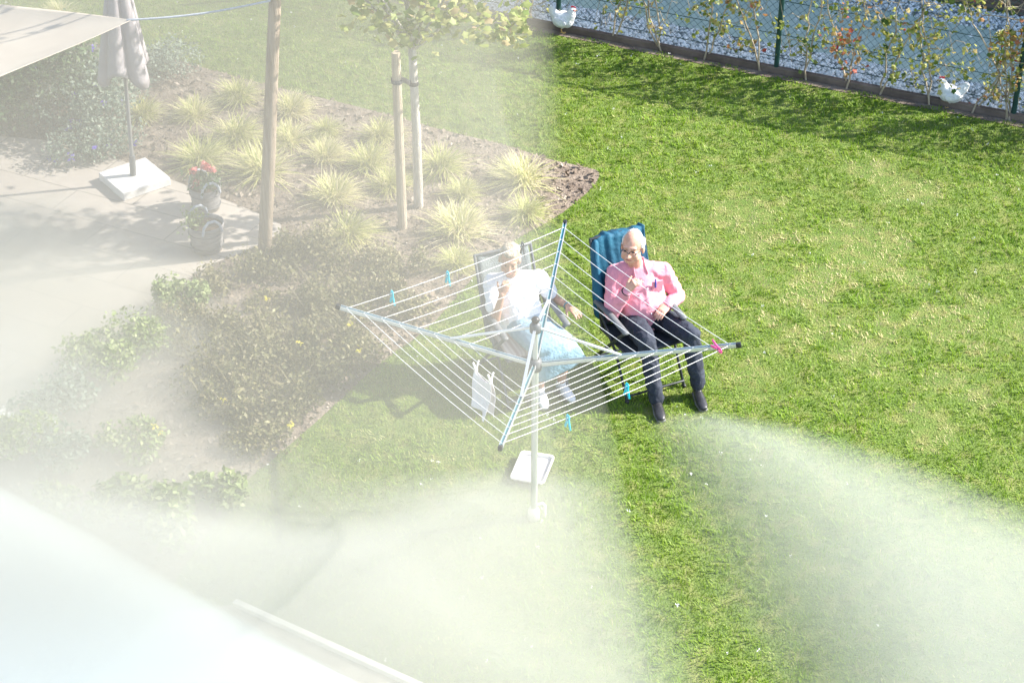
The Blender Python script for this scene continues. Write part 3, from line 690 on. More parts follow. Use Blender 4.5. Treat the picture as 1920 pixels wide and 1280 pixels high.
# the low branch reaching over the lawn to the right, and the tuft above the stake
for (px, py, yy, cnt, sx) in [(700, 30, 15.2, 45, .12), (760, 65, 15.3, 40, .10), (840, 40, 15.5, 55, .13), (930, 55, 15.6, 70, .13), (975, 38, 15.7, 60, .10), (880, 15, 15.5, 50, .12), (800, 15, 15.4, 45, .12)]:
    c = P(px, py, yy)-tb
    for _ in range(cnt): lc.append(np.array(c)+RNG.normal(0, 1, 3)*np.array([sx, .15, .07]))
lc = np.array(lc); lc = lc[(lc[:, 2] > 1.5) & ((lc[:, 0] < 1.05) | (lc[:, 2] > 2.6))]
link('crown', leaf_mesh('crown', lc, RNG.uniform(.055, .10, len(lc)), np.clip(RNG.normal(.42, .25, len(lc)), 0, 1), up_bias=.5, lobes=True), M['maple'], te)
sb = G(755, 428); stt = P(742, 98, sb.y)
s = MB(sb); s.tube([sb, stt], [.044, .040], 12, round_=False)
tag(s.build('tree_stake', M['stake'], smooth=False, loc=sb), 'round pale wooden stake supporting the young tree on its left', 'stake')
q1 = sb+(stt-sb)*.845; q2 = tb+(tt-tb)*.80
st = MB(q1)
st.tube([q1+Vector((.05*math.cos(a), .05*math.sin(a), .0)) for a in [i*.524 for i in range(13)]], [(.004, .022)]*13, 6)
st.tube([q2+Vector((.042*math.cos(a), .042*math.sin(a), .0)) for a in [i*.524 for i in range(13)]], [(.004, .022)]*13, 6)
st.tube([q1+Vector((.03, .04, 0)), q2+Vector((-.03, .0, 0))], [(.012, .024)]*2, 6)
tag(st.build('tree_strap', M['strap'], smooth=False, loc=q1), 'dark strap tying the young tree trunk to its stake', 'strap')

# ------------------------------------------------------------------ parasol and its foot
ub = G(252, 345); ut = P(222, -10, ub.y); utop = ub+(ut-ub)*1.22
ue = empty('closed_parasol', ub, 'closed pale grey parasol with drooping folds on a grey pole', 'parasol')
m = MB(ub); m.tube([ub+Vector((0, 0, .08)), utop], .019, 10); m.build('pole', M['pole'], ue, True)
m = MB(ub); m.tube([ub+Vector((0, 0, .10)), ub+(utop-ub)*.13], .03, 12, round_=False); m.build('pole_socket', M['grey_plastic'], ue)
zb = P(228, 138, ub.y).z
def canopy(u, v):   # folded cloth: deep pleats that open towards the hem
    z = zb+(utop.z-zb)*v
    ax = ub+(utop-ub)*((z-0)/utop.z)
    a = 2*math.pi*u; ple = abs(math.sin(a*2.5+.4))**.6; r = (.05+.185*(1-v)**1.05)*(.62+.46*ple)
    hem = (1-v)**6*.09*math.sin(a*3+1)
    return ax+Vector((r*math.cos(a+.25*(1-v)), r*math.sin(a+.25*(1-v)), hem))
m = MB(ub); m.grid(canopy, 97, 22); m.build('canopy', M['parasol'], ue, True, solid=.003)
m = MB(ub); zt = zb+.52*(utop.z-zb)
fb = G(254, 345)
slab = MB(fb); rot = Matrix.Rotation(R(37), 3, 'Z'); slab.box(fb+Vector((0, 0, .055)), (.50, .50, .085), rot)
sl = slab.build('parasol_foot', M['white_slab'], loc=fb, bevel=.008); tag(sl, 'square pale concrete slab carrying the parasol pole', 'parasol base')

# ------------------------------------------------------------------ flower tubs
def tub(px, py, r, h, label):
    b = G(px, py)+Vector((0, 0, .012)); e = empty('plant_tub', b, label, 'plant pot', 'tubs on the patio')
    t_ = MB(); t_.lathe((0, 0, 0), [(0, .0), (r*.78, 0), (r*.86, h*.3), (r*.95, h*.75), (r, h*.93), (r*1.03, h), (r*.95, h), (r*.93, h*.86), (0, h*.85)], 28)
    t_.build('bucket', M['pot'], e, True)
    s_ = MB(); s_.lathe((0, 0, 0), [(r*.92, h*.87), (r*.5, h*.9), (0, h*.89)], 24); s_.build('potting_soil', M['potsoil'], e, True)
    bd = MB(); 
    for z in (.22, .72): bd.tube([(r*(.84+.13*z)*1.02*math.cos(a), r*(.84+.13*z)*1.02*math.sin(a), h*z) for a in [i*math.pi/12 for i in range(25)]], .006, 5)
    bd.build('band', M['grey_plastic'], e, True)
    for an in (R(-60), R(120)):
        c, s2 = math.cos(an), math.sin(an); hd = MB()
        pts = [(r*c*.98-s2*x, r*s2*.98+c*x, h*.9+z) for x, z in [(-.09, 0), (-.075, .07), (-.03, .115), (.03, .115), (.075, .07), (.09, 0)]]
        hd.tube(pts, .013, 8); hd.build('handle', M['rope'], e, True)
    return e, b
e, b = tub(388, 392, .15, .24, 'grey woven tub with red geraniums, the farther of two')
def pot_plant(e, c, n, sp, size, mat, name='foliage', tm=.5):
    q = RNG.normal(0, 1, (n, 3))*np.array(sp)+np.array(c)
    return link(name, leaf_mesh(name, q, RNG.uniform(size[0], size[1], n), np.clip(RNG.normal(tm, .25, n), 0, 1)), mat, e)
pl = empty('geranium', b+Vector((0, 0, .2)), 'red flowering geranium growing in the farther tub', 'flower'); 
pot_plant(pl, (0, 0, .10), 260, (.08, .08, .05), (.03, .06), M['shrub_dark'])
for (x, y, z) in [(.02, .05, .22), (-.09, .02, .18), (.07, .02, .20), (-.06, -.06, .10), (.0, .08, .20)]:
    c = np.array([x, y, z]); q = RNG.normal(0, .016, (46, 3)).clip(-.03, .03)+c
    link('flower_head', leaf_mesh('flower_head', q, .045, RNG.random(46)), M['petal_red'], pl)
ms = MB(); 
for k in range(5): ms.tube([(0, 0, 0), (random.uniform(-.07, .07), random.uniform(-.05, .07), .18)], .004, 4)
ms.build('stem', M['vine'] if False else M['twig'], pl)
e, b = tub(390, 468, .165, .27, 'grey woven tub with bare soil, the nearer of two')
pl = empty('pot_plant', b+Vector((-.08, .02, .22)), 'small yellow-green plant on the left side of the nearer tub', 'plant')
pot_plant(pl, (-.03, 0, .06), 260, (.055, .07, .05), (.025, .05), M['lightshrub'])
ms = MB(); [ms.tube([(0, 0, 0), (random.uniform(-.08, .03), random.uniform(-.05, .05), .09)], .004, 4) for _ in range(5)]; ms.build('stem', M['twig'], pl)

# ------------------------------------------------------------------ rotary clothes dryer
DC = G(1001, 972); DZ = 0
dr = empty('rotary_dryer', DC, 'square rotary clothes dryer with aluminium arms and white lines', 'clothes dryer')
m = MB(); m.tube([(0, 0, -.1), (0, 0, 1.42)], .025, 16, round_=False); m.tube([(0, 0, 1.4), (0, 0, 1.74)], .019, 14, round_=False); m.build('pole', M['alu'], dr, False)
m = MB(); m.lathe((0, 0, 0), [(.0, .0), (.045, 0), (.045, .07), (.036, .10), (.026, .11)], 18); m.build('ground_socket', M['white_peg'], dr, True)
m = MB(); m.lathe((0, 0, 1.34), [(.026, 0), (.045, .01), (.05, .05), (.045, .09), (.026, .10)], 18); m.build('sliding_collar', M['grey_plastic'], dr, True)
m = MB(); m.lathe((0, 0, 1.66), [(.02, 0), (.04, .01), (.042, .06), (.03, .08), (.02, .085)], 18); m.build('hub', M['chair_grey'], dr, True)
m = MB(); m.ell((0, 0, 1.765), (.03, .03, .026)); m.build('top_cap', M['black_plastic'], dr, True)
RA = 1.40; ZA0, ZA1 = 1.40, 1.72; angs = [R(80.3+90*i) for i in range(4)]
def arm_pt(i, r): 
    t = (r-.04)/(RA-.04); return Vector((r*math.cos(angs[i]), r*math.sin(angs[i]), ZA0+(ZA1-ZA0)*t))
for i in range(4):
    p, q = arm_pt(i, .04), arm_pt(i, RA-.02); d = (q-p).normalized(); x = d.cross(Vector((0, 0, 1))).normalized(); u = x.cross(d)
    m = MB()
    m.bar(p-u*.012, q-u*.012, .026, .006, up=u); 
    for s_ in (1, -1): m.bar(p+x*s_*.011, q+x*s_*.011, .004, .030, up=u)
    ar = m.build('arm', M['alu'], dr)
    m = MB(); m.bar(p+u*.002, q+u*.002, .017, .006, up=u); m.build('arm_groove', M['alu_teal'], ar)
    m = MB(); m.box(q+d*.018, (.030, .034, .036), Matrix((x, d, u)).transposed()); m.build('end_cap', M['black_plastic'], ar, bevel=.006)
    p2, q2 = Vector((.035*math.cos(angs[i]), .035*math.sin(angs[i]), 1.70)), arm_pt(i, .60)
    m = MB(); m.bar(p2, q2+Vector((0, 0, .01)), .020, .012, up=u); m.build('strut', M['alu'], dr)
RLN = .0024
LR = [.47+i*.1243 for i in range(8)]
def line_pt(i, r, t):
    a, b2 = arm_pt(i, r), arm_pt((i+1) % 4, r); p = a*(1-t)+b2*t; return p+Vector((0, 0, .006-.022*r*4*t*(1-t)))
for r in LR:
    m = MB()
    for i in range(4): m.tube([line_pt(i, r, k/10) for k in range(11)], RLN, 5)
    m.build('clothes_line', M['line'], dr, True)

def line_hit(px, py):
    """nearest point on the clothes lines to a view ray, and the line's direction"""
    d = ray(px, py).normalized(); o = Vector((0, 0, CH)); best = None
    for r in LR:
        for i in range(4):
            for k in range(41):
                q = DC+line_pt(i, r, k/40); v = q-o; ds = (v-d*v.dot(d)).length
                if best is None or ds < best[0]:
                    best = (ds, q, (arm_pt((i+1) % 4, r)-arm_pt(i, r)).normalized(), (i, r, k/40))
    return best
def peg(px, py, mat, label, rz=0, flip=False, group='clothes pegs on the dryer lines', q=None, s=1.0):
    if q is None: h = line_hit(px, py); q, dl = h[1], h[2]
    else: q, dl = q
    x = dl; y = Vector((0, 0, 1)).cross(x).normalized()
    e = empty('clothes_peg', q, label, 'clothes peg', group, math.atan2(x.y, x.x)); e.scale = (s, s, s)
    if flip: e.rotation_euler = (R(100), 0, math.atan2(x.y, x.x))
    for sg in (1, -1):
        m = MB(); pts = [(0, sg*.004, .016), (0, sg*.009, .004), (0, sg*.006, -.012), (0, sg*.011, -.035), (0, sg*.020, -.062)]
        m.tube(pts, [(.0055, .003), (.0065, .004), (.007, .0045), (.0075, .0045), (.0075, .004)], 8, up=(1, 0, 0)); m.build('jaw', mat, e, True)
    m = MB(); m.tube([(.009*math.cos(a), .006*math.sin(a), -.013) for a in [k*.5 for k in range(14)]], .0018, 5); m.build('spring', M['spring'], e, True)
    return e
S_ = 1.35
peg(730, 541, M['teal_peg'], 'turquoise clothes peg on the outermost line, nearest the left arm tip', s=S_)
peg(832, 504, M['teal_peg'], 'turquoise clothes peg on the outermost line, left of the woman', s=S_)
peg(1177, 730, M['teal_peg'], 'turquoise clothes peg in front of the man\'s shoe', s=S_)
peg(1067, 781, M['teal_peg'], 'turquoise clothes peg nearest the near arm tip, over the lawn', s=S_)
peg(1350, 656, M['pink_peg'], 'pink clothes peg beside the right arm tip', flip=True, s=S_)
peg(972, 450, M['grey_plastic'], 'dark grey clothes peg standing above the woman\'s hair', s=S_)

# cloth on the inner left line
i_, r_ = 1, LR[4]
best = line_hit(905, 706); (i_, r_, t_) = best[3]
t0, t1 = t_-.035, t_+.045
LL = (arm_pt((i_+1) % 4, r_)-arm_pt(i_, r_)).length
t0, t1 = t_-.10/LL, t_+.10/LL
ta, tb2 = DC+line_pt(i_, r_, t0), DC+line_pt(i_, r_, t1); nrm = (tb2-ta).cross(Vector((0, 0, 1))).normalized()
def cl(side):
    def fn(u, v):
        p = ta*(1-u)+tb2*u+Vector((0, 0, .006)); sw = .05*v*v
        return p+Vector((0, 0, -.25*v-.018*math.sin(math.pi*u)*(1-v)**3-(.03*u*v)))+nrm*(side*(.006+.02*v)+sw*.5+.022*v*math.sin(u*7+1.2*side)+.01*math.sin(v*5+u*3))+(tb2-ta)*(.10*v*(.5-u)+.14*v)
    return fn
m = MB(ta); m.grid(cl(1), 22, 26); m.grid(cl(-1), 22, 26)
tag(m.build('hanging_cloth', M['cloth'], smooth=True, loc=ta, solid=.003), 'small pale folded cloth pegged to an inner dryer line', 'cloth')
for t_ , lb in ((t0+.012, 'white clothes peg on the left corner of the hanging cloth'), (t1-.012, 'white clothes peg on the right corner of the hanging cloth')):
    pe = peg(0, 0, M['white_peg'], lb, q=(DC+line_pt(i_, r_, t_)+Vector((0, 0, .01)), (tb2-ta).normalized()), s=1.1)
    pe.rotation_euler[0] = R(180)

# tray lying on the lawn, hook at the pole foot
tp = G(998, 886); tr_ = empty('tray', tp, 'pale rounded plastic tray lying on the lawn behind the dryer pole', 'tray', rz=R(-15))
def rr_rect(w_, h_, r_, n=5):
    out = []
    for cx, cy, a0 in ((w_/2-r_, h_/2-r_, 0), (-w_/2+r_, h_/2-r_, 90), (-w_/2+r_, -h_/2+r_, 180), (w_/2-r_, -h_/2+r_, 270)):
        for k in range(n+1): an = R(a0+90*k/n); out.append((cx+r_*math.cos(an), cy+r_*math.sin(an)))
    return out
o1, o2 = rr_rect(.27, .36, .035), rr_rect(.235, .325, .025)
skew = .0
rings = [[(x, y, .05) for x, y in o1], [(x*.99, y*.99, .062) for x, y in o1], [(x, y, .058) for x, y in o2], [(x*.97, y*.97, .035) for x, y in o2]]
m = MB(); nn = len(o1); vs_ = [v for r_2 in rings for v in r_2]
m.add(vs_, [(j*nn+k, j*nn+(k+1) % nn, (j+1)*nn+(k+1) % nn, (j+1)*nn+k) for j in range(3) for k in range(nn)]); m.build('rim', M['white_peg'], tr_, True)
m = MB(); m.add([(x*.98, y*.98, .037) for x, y in o2], [tuple(range(nn))]); m.add([(x*.98, y*.98, .026) for x, y in o2], [tuple(range(nn))]); m.build('tray_base', M['tray'], tr_)
hk = DC+Vector((.05, .02, 0)); m = MB(hk)
m.tube([hk+Vector((-.015, 0, .12)), hk+Vector((.015, 0, .13)), hk+Vector((.03, 0, .11)), hk+Vector((.032, 0, 0))], .011, 8)
tag(m.build('ground_hook', M['white_peg'], smooth=True, loc=hk), 'small white bent handle at the foot of the dryer pole', 'handle')

# ------------------------------------------------------------------ camping chairs
def chair(loc, rz, label, fm, fabric, zt, wid=.46, cushion=None, arm_mat=None):
    e = empty('camping_chair', loc, label, 'camping chair', 'folding chairs on the lawn', rz); hw = wid/2
    m = MB(); m.grid(lambda u, v: Vector(((u-.5)*wid, -.24+.47*v, .405-.03*math.sin(math.pi*u)*math.sin(math.pi*v)+.02*(1-v)**2)), 12, 12); m.build('seat', fabric, e, True, solid=.018)
    m = MB(); m.grid(lambda u, v: Vector(((u-.5)*wid*(1-.06*v), .22+.23*v-.035*math.sin(math.pi*u)*-1, .42+(zt-.42)*v)), 12, 16); m.build('backrest', fabric, e, True, solid=.022)
    fr = MB()
    for sx in (-1, 1):
        fr.tube([(sx*(hw+.012), .19, .40), (sx*(hw+.008), .45, zt+.01)], .0125, 8); fr.tube([(sx*(hw+.01), .22, .40), (sx*(hw+.01), -.25, .42)], .0125, 8)
    fr.tube([(-hw-.008, .45, zt+.01), (hw+.008, .45, zt+.01)], .0125, 8); fr.tube([(-hw, -.25, .42), (hw, -.25, .42)], .0125, 8)
    fr.build('frame', fm, e, True)
    for sx in (-1, 1):
        x = sx*(hw+.03)
        for pts in ([(x, .26, .62), (x, -.10, .34), (x, -.30, .015)], [(x, -.20, .60), (x, .08, .30), (x, .34, .015)]):
            l = MB(); l.tube(pts, [(.010, .016)]*3, 8); lo = l.build('leg', fm, e, True)
            f_ = MB(); f_.ell(pts[-1], (.018, .024, .018)); f_.build('foot_cap', M['black_plastic'], lo, True)
        a = MB(); a.tube([(x, .27, .635), (x, 0, .648), (x, -.24, .635)], [(.028, .016)]*3, 10); a.build('armrest', arm_mat or fm, e, True)
    for y_ in (-.29, .32):
        sp = MB(); sp.tube([(-hw-.03, y_, .055), (hw+.03, y_, .055)], .010, 8); sp.build('crossbar', fm, e, True)
    if cushion:
        c = MB(); c.tube([(0, -.22, .435), (0, .20, .44)], [(hw*.98, .03)]*2, 16, up=(0, 0, 1)); c.build('seat_cushion', cushion, e, True)
    return e
CY = R(25); CM = Vector((1.03, 12.80, 0)); CW = Vector((.10, 12.72, 0))
chair(CM, CY, 'black folding camping chair with blue jacket, under the man', M['chair_black'], M['fabric_dark'], 1.10, .46, arm_mat=M['grey_plastic'])
chair(CW, R(23), 'grey folding camping chair under the woman in white', M['chair_grey'], M['fabric_grey'], .99, .47, M['cushion'], arm_mat=M['grey_plastic'])
# jacket over the man's chair back
def jk(u, v):    # v: down the front .. over the top .. down the rear
    x = (u-.5)*.435+.018; zt = 1.125+.03*math.sin(u*5)+.045*max(0, u-.7)/.3
    if v < .45: s2 = v/.45; z = zt-.62*(1-s2); y = .22+.23*(z-.42)/.68-.045
    else: s2 = (v-.45)/.55; z = zt-.75*s2; y = .22+.23*(z-.42)/.68+.035+.02*s2
    fold = .003*math.sin(u*23+v*4)+.003*math.sin(u*41+v*9)+.008*math.sin(u*8-v*5)
    if .38 < v < .52: z += .010*math.sin(u*11)+.004*math.sin(u*31)
    return Vector((x+.012*math.sin(v*14)-(.02 if v > .45 else 0), y+fold*(1 if v > .45 else -1), z+.05*(u-.5)))
m = MB(); m.grid(jk, 48, 44); jo = m.build('draped_jacket', M['jacket'], smooth=True, loc=CM, solid=.006); jo.rotation_euler = (0, 0, CY)
tag(jo, 'dark teal-blue jacket draped over the back of the man\'s chair', 'jacket')
slv = MB(); slv.tube([(-.205, .43, 1.08), (-.235, .36, .92), (-.235, .30, .70), (-.225, .27, .50)], [(.03, .045), (.038, .06), (.042, .065), (.042, .06)], 12)
slv.fuse('sleeve', M['jacket'], jo, .009, 3, fold=.008, fscale=14)
lg = MB(); lg.box((-.21, .352, .83), (.022, .004, .018)); lg.build('chest_logo', M['cloth'], jo)

# ------------------------------------------------------------------ people
def frame(fwd, up):
    f = Vector(fwd).normalized(); u = Vector(up); u = (u-f*u.dot(f)).normalized(); r = f.cross(u)
    return r, f, u
def head(mb, c, fwd, up, s=1.0, jowl=1.0):
    r, f, u = frame(fwd, up); M3 = Matrix((r, f, u)).transposed()
    def L(x, y, z): return c+(r*x+f*y+u*z)*s
    def E(p, rad): mb.ell(L(*p), tuple(q*s for q in rad), M3, 18, 12)
    E((0, -.012, .035), (.076, .096, .088)); E((0, .03, -.03), (.062, .066, .078)); E((0, .052, -.085), (.036*jowl, .036, .03))
    E((.037, .062, -.03), (.028, .028, .030)); E((-.037, .062, -.03), (.028, .028, .030)); E((0, .072, .028), (.056, .022, .020))
    E((.045, .035, -.065), (.024*jowl, .035, .028)); E((-.045, .035, -.065), (.024*jowl, .035, .028))
    mb.tube([L(0, .092, .012), L(0, .106, -.015), L(0, .113, -.032)], [.010*s, .012*s, .015*s], 10)
    E((.012, .100, -.036), (.011, .012, .009)); E((-.012, .100, -.036), (.011, .012, .009)); E((0, .088, -.062), (.024, .014, .012))
    for sx in (1, -1): E((sx*.081, -.010, -.010), (.012, .022, .036))
    return L, M3
def face(L, M3, e, org, s=1.0):
    for sx in (1, -1):
        m = MB(org); m.ell(L(sx*.031, .081, .0), (.010*s, .008*s, .0045*s), M3); m.build('eye', M['eye'], e, True)
    m = MB(org); m.tube([L(-.023, .092, -.063), L(-.009, .1005, -.061), L(.009, .1005, -.061), L(.023, .092, -.063)], [.004, .006, .006, .004], 8); m.build('lips', M['lip'], e, True)
def hand(mb, w_, d, palm, curl=.5, s=1.0, thumb_side=1, spread=.0, thumb_curl=.5):
    """w_: wrist; d: pointing direction; palm: the way the palm faces; thumb on +side"""
    d = Vector(d).normalized(); n = Vector(palm); n = (n-d*n.dot(d)).normalized(); t = d.cross(n)*thumb_side
    w_ = Vector(w_)
    mb.tube([w_-d*.02*s, w_+d*.02*s, w_+d*.055*s, w_+d*.088*s], [(.026*s, .019*s), (.033*s, .017*s), (.041*s, .016*s), (.040*s, .013*s)], 14, up=n)
    for j, (off, ln_) in enumerate(zip((.031, .0105, -.0105, -.030), (.92, 1.05, 1.0, .80))):
        p = w_+d*.085*s+t*off*s; dd = (d+t*(off*spread*8)).normalized(); pts = [p-d*.015*s]
        c = curl*(1+.12*(1.5-j))
        pts.append(p)
        for k, sl in enumerate((.042, .027, .021)):
            ang = c*(.7, 1.15, .8)[k]; dd = (dd*math.cos(ang)+n*math.sin(ang)-dd*0).normalized() if k == 0 else (dd*math.cos(ang)+(n-dd*n.dot(dd)).normalized()*math.sin(ang)).normalized()
            pts.append(pts[-1]+dd*sl*ln_*s)
        mb.tube(pts, [.0095*s, .0095*s, .009*s, .0082*s, .007*s], 8)
    p = w_+d*.022*s+t*.027*s; td = (d*.62+t*.75+n*.25).normalized(); pts = [p-td*.01, p+td*.03*s]
    td = (td*math.cos(thumb_curl)+(d*.8+n*.6-t*.3).normalized()*math.sin(thumb_curl)).normalized(); pts.append(pts[-1]+td*.032*s); pts.append(pts[-1]+(td+n*.25+d*.2).normalized()*.026*s)
    mb.tube(pts, [.015*s, .013*s, .011*s, .009*s], 8)
def shoe(e, org, ankle, toe, mat, name='shoe', s=1.0, sock=None):
    a = Vector(ankle); t_ = Vector(toe); d = (t_-a); d.z = 0; d.normalize(); heel = Vector((a.x, a.y, 0))-d*.055*s; L_ = .275*s
    m = MB(org); z = .0
    P_ = lambda k, zz: heel+d*L_*k+Vector((0, 0, zz))
    m.tube([P_(.08, .052), P_(.3, .055), P_(.55, .046), P_(.8, .038), P_(.93, .034)], [(.034, .040), (.035, .042), (.043, .034), (.044, .026), (.034, .021)], 14)
    m.tube([a+Vector((0, 0, .015)), P_(.22, .06)], [(.040, .042), (.036, .04)], 12)
    o = m.fuse(name, mat, e, .006, 4)
    s2 = MB(org); s2.tube([P_(.06, .014), P_(.3, .013), P_(.6, .013), P_(.93, .014)], [(.036, .013), (.037, .013), (.046, .013), (.036, .013)], 14); s2.build('sole', M['sole'], o, True)
    return o

# ---- man in pink shirt
org = Vector((1.04, 12.85, 0)); E_ = empty('person', org, 'seated older man in pink shirt and dark trousers with glasses', 'person')
fw = Vector((.37, -.93, 0)); rt = Vector((.93, .37, 0))       # body facing and picture-right side
hip = P(1205, 594, 12.93); chest = P(1197, 532, 13.00); neck = P(1192, 494, 13.02); hc = P(1186, 463, 12.92)
shR, shL = P(1151, 513, 12.98), P(1243, 507, 13.05); elR, wrR = P(1147, 588, 12.82), P(1176, 545, 12.76); haR = P(1201, 517, 12.75)
elL, wrL = P(1271, 556, 13.06), P(1252, 572, 12.86); haL = P(1234, 590, 12.74)
hipR, hipL = P(1183, 598, 12.90), P(1230, 594, 12.96); knR, knL = P(1212, 640, 12.50), P(1296, 628, 12.57); anR, anL = P(1231, 752, 12.36), P(1308, 724, 12.50)
toR, toL = P(1240, 778, 12.17), P(1318, 755, 12.33)
hf = Vector((-.34, -.92, .05)); hu = Vector((.02, .05, 1))
m = MB(org)
L, M3 = head(m, hc, hf, hu, 1.06, 1.25)
m.tube([neck-Vector((0, 0, .04)), L(0, -.03, -.06)], [.060, .056], 14)
m.tube([hip, (hip+chest)/2, chest, neck-Vector((0, 0, .05))], [(.155, .12), (.165, .135), (.175, .125), (.12, .08)], 20, up=fw)
m.tube([shR, elR], [.050, .042], 12); m.tube([elR, wrR], [.042, .027], 12); m.tube([shL, elL], [.050, .042], 12); m.tube([elL, wrL], [.042, .027], 12)
hand(m, wrR, haR-wrR, Vector((.75, .45, -.1)), 1.0, 1.0, 1, thumb_curl=.3)
hand(m, wrL, haL-wrL, Vector((-.1, .2, -.95)), .45, 1.0, -1, spread=.15)
for h_, k_, a_ in ((hipR, knR, anR), (hipL, knL, anL)):
    m.tube([h_, k_], [.085, .060], 14); m.tube([k_, k_*.6+a_*.4, a_], [.056, .055, .036], 12)
m.fuse('body', M['skin_m'], E_, .0052, 3)
face(L, M3, E_, org, 1.06)
h_ = MB(org); S2 = 1.06
for sx in (1, -1):
    h_.ell(L(sx*.063, -.030, .032), (.025*S2, .056*S2, .046*S2), M3); 
h_.ell(L(0, -.062, .03), (.070*S2, .056*S2, .066*S2), M3); h_.ell(L(.006, -.045, .074), (.062, .062, .054), M3)
h_.fuse('hair', M['hair_white'], E_, .006, 3, fold=.005, fscale=45)
gl = MB(org)
for sx in (1, -1):
    gl.tube([L(sx*.033+.026*math.cos(a), .105+.004*math.cos(a*2), .000+.017*math.sin(a)) for a in [k*.3927-.4 for k in range(10)]], .0034, 6)
    gl.tube([L(sx*.059, .104, .006), L(sx*.077, .06, .008), L(sx*.083, -.005, .008)], .0028, 6)
gl.tube([L(-.008, .112, .003), L(.008, .112, .003)], .0026, 6); gl.build('glasses', M['black_plastic'], E_, True)
# shirt
m = MB(org)
m.tube([hip+Vector((0, 0, .0)), hip*.7+chest*.3, (hip+chest)/2+fw*.02, chest+fw*.005, chest*.35+neck*.65], [(.185, .15), (.195, .172), (.20, .17), (.205, .145), (.15, .095)], 24, up=fw)
m.tube([shR-rt*-.02, neck-Vector((0, 0, .035))], [(.072, .075), (.075, .07)], 14); m.tube([shL-rt*.02, neck-Vector((0, 0, .035))], [(.072, .075), (.075, .07)], 14)
m.tube([shR, shR*.5+elR*.5, elR], [.072, .068, .060], 14); m.tube([elR, elR*.35+wrR*.65, wrR-(wrR-elR).normalized()*.02], [.059, .050, .043], 14)
m.tube([shL, shL*.5+elL*.5, elL], [.072, .068, .062], 14); m.tube([elL, elL*.35+wrL*.65, wrL-(wrL-elL).normalized()*.01], [.061, .052, .046], 14)
sh = m.fuse('shirt', M['shirt_pink'], E_, .008, 3, fold=.011, fscale=9, crease=1.1)
cl_ = MB(org)
for sx in (1, -1): cl_.tube([neck-fw*.07+Vector((0, 0, .03)), neck+rt*sx*.065+Vector((0, 0, .02)), neck+fw*.055+rt*sx*.05-Vector((0, 0, .0)), neck+fw*.10+rt*sx*.055-Vector((0, 0, .05))], [(.008, .026), (.008, .028), (.009, .030), (.008, .022)], 8)
cl_.build('collar', M['shirt_pink'], sh, True)
pk = MB(org); pc = chest+fw*.150+rt*.095+Vector((0, 0, .045)); pk.box(pc, (.095, .012, .10), Matrix((rt, fw, Vector((0, 0, 1)))).transposed()); pk.build('pocket', M['shirt_pink'], sh, bevel=.004)
pn = MB(org); pn.tube([pc+fw*.010+rt*-.02+Vector((0, 0, .0)), pc+fw*.012+rt*-.024+Vector((0, 0, .075))], .006, 8); pn.build('pen', M['denim_blue'], sh, True)
bt = MB(org)
for k in range(5):
    p = neck.lerp(hip, .28+.15*k); bt.ell(p+fw*(.165+.02*math.sin(k*.8))+rt*.01, (.007, .007, .007))
bt.build('buttons', M['cloth'], sh, True)
wd_ = (wrR-elR).normalized(); wt = MB(org); x = wd_.cross(Vector((0, 0, 1))).normalized(); y = wd_.cross(x); c = wrR-wd_*.012
wt.tube([c+x*.036*math.cos(a)+y*.030*math.sin(a) for a in [k*.4833 for k in range(14)]], [(.015, .006)]*14, 8, up=wd_); wt.build('watch', M['strip_dark'], E_, True)
# trousers and shoes
m = MB(org)
m.tube([hip-Vector((0, 0, .02))-rt*.07, hip-Vector((0, 0, .02))+rt*.07], [.12, .12], 16); m.tube([hip+Vector((0, 0, -.02)), hip+Vector((0, 0, .06))], [(.178, .145), (.175, .14)], 18, up=fw)
for h2, k_, a_ in ((hipR, knR, anR), (hipL, knL, anL)):
    m.tube([h2, h2*.5+k_*.5, k_], [.106, .094, .078], 16); m.tube([k_, k_*.55+a_*.45, a_+Vector((0, 0, .03))], [.076, .070, .060], 14)
m.fuse('trousers', M['trousers'], E_, .008, 3, fold=.013, fscale=9, crease=1.0)
shoe(E_, org, anR, toR, M['shoe_black']); shoe(E_, org, anL, toL, M['shoe_black'])

# ---- woman in white top
org = Vector((.075, 12.78, 0)); E_ = empty('person', org, 'seated grey-blond woman in white top and light blue skirt', 'person')
hip = P(975, 602, 12.84); chest = P(968, 548, 12.90); neck = P(961, 512, 12.93); hc = P(956, 487, 12.83)
shR, shL = P(921, 528, 12.90), P(1010, 520, 12.98); elR, wrR = P(929, 600, 12.68), P(941, 553, 12.66); haR = P(951, 528, 12.70)
elL, wrL = P(1040, 560, 13.00), P(1065, 574, 12.83); haL = P(1090, 592, 12.70)
hipR, hipL = P(955, 606, 12.82), P(995, 602, 12.88); knR, knL = P(1012, 650, 12.42), P(1060, 640, 12.50); anR, anL = P(1013, 727, 12.50), P(1052, 718, 12.58)
toR, toL = P(1024, 768, 12.27), P(1075, 748, 12.40)
hf = Vector((-.02, -.97, -.14)); hu = Vector((.12, -.1, .98))
m = MB(org)
L, M3 = head(m, hc, hf, hu, .97, .95)
m.tube([neck-Vector((0, 0, .04)), L(0, -.03, -.06)], [.050, .048], 14)
m.tube([hip, (hip+chest)/2, chest, neck-Vector((0, 0, .05))], [(.155, .12), (.145, .12), (.15, .115), (.10, .07)], 20, up=fw)
m.tube([shR, elR], [.048, .038], 12); m.tube([elR, wrR], [.038, .025], 12); m.tube([shL, elL], [.048, .038], 12); m.tube([elL, wrL], [.038, .025], 12)
hand(m, wrR, haR-wrR, Vector((.35, .85, .2)), .9, .92, 1, thumb_curl=.3)
hand(m, wrL, haL-wrL, Vector((-.15, .15, -1)), .22, .95, -1, spread=.25)
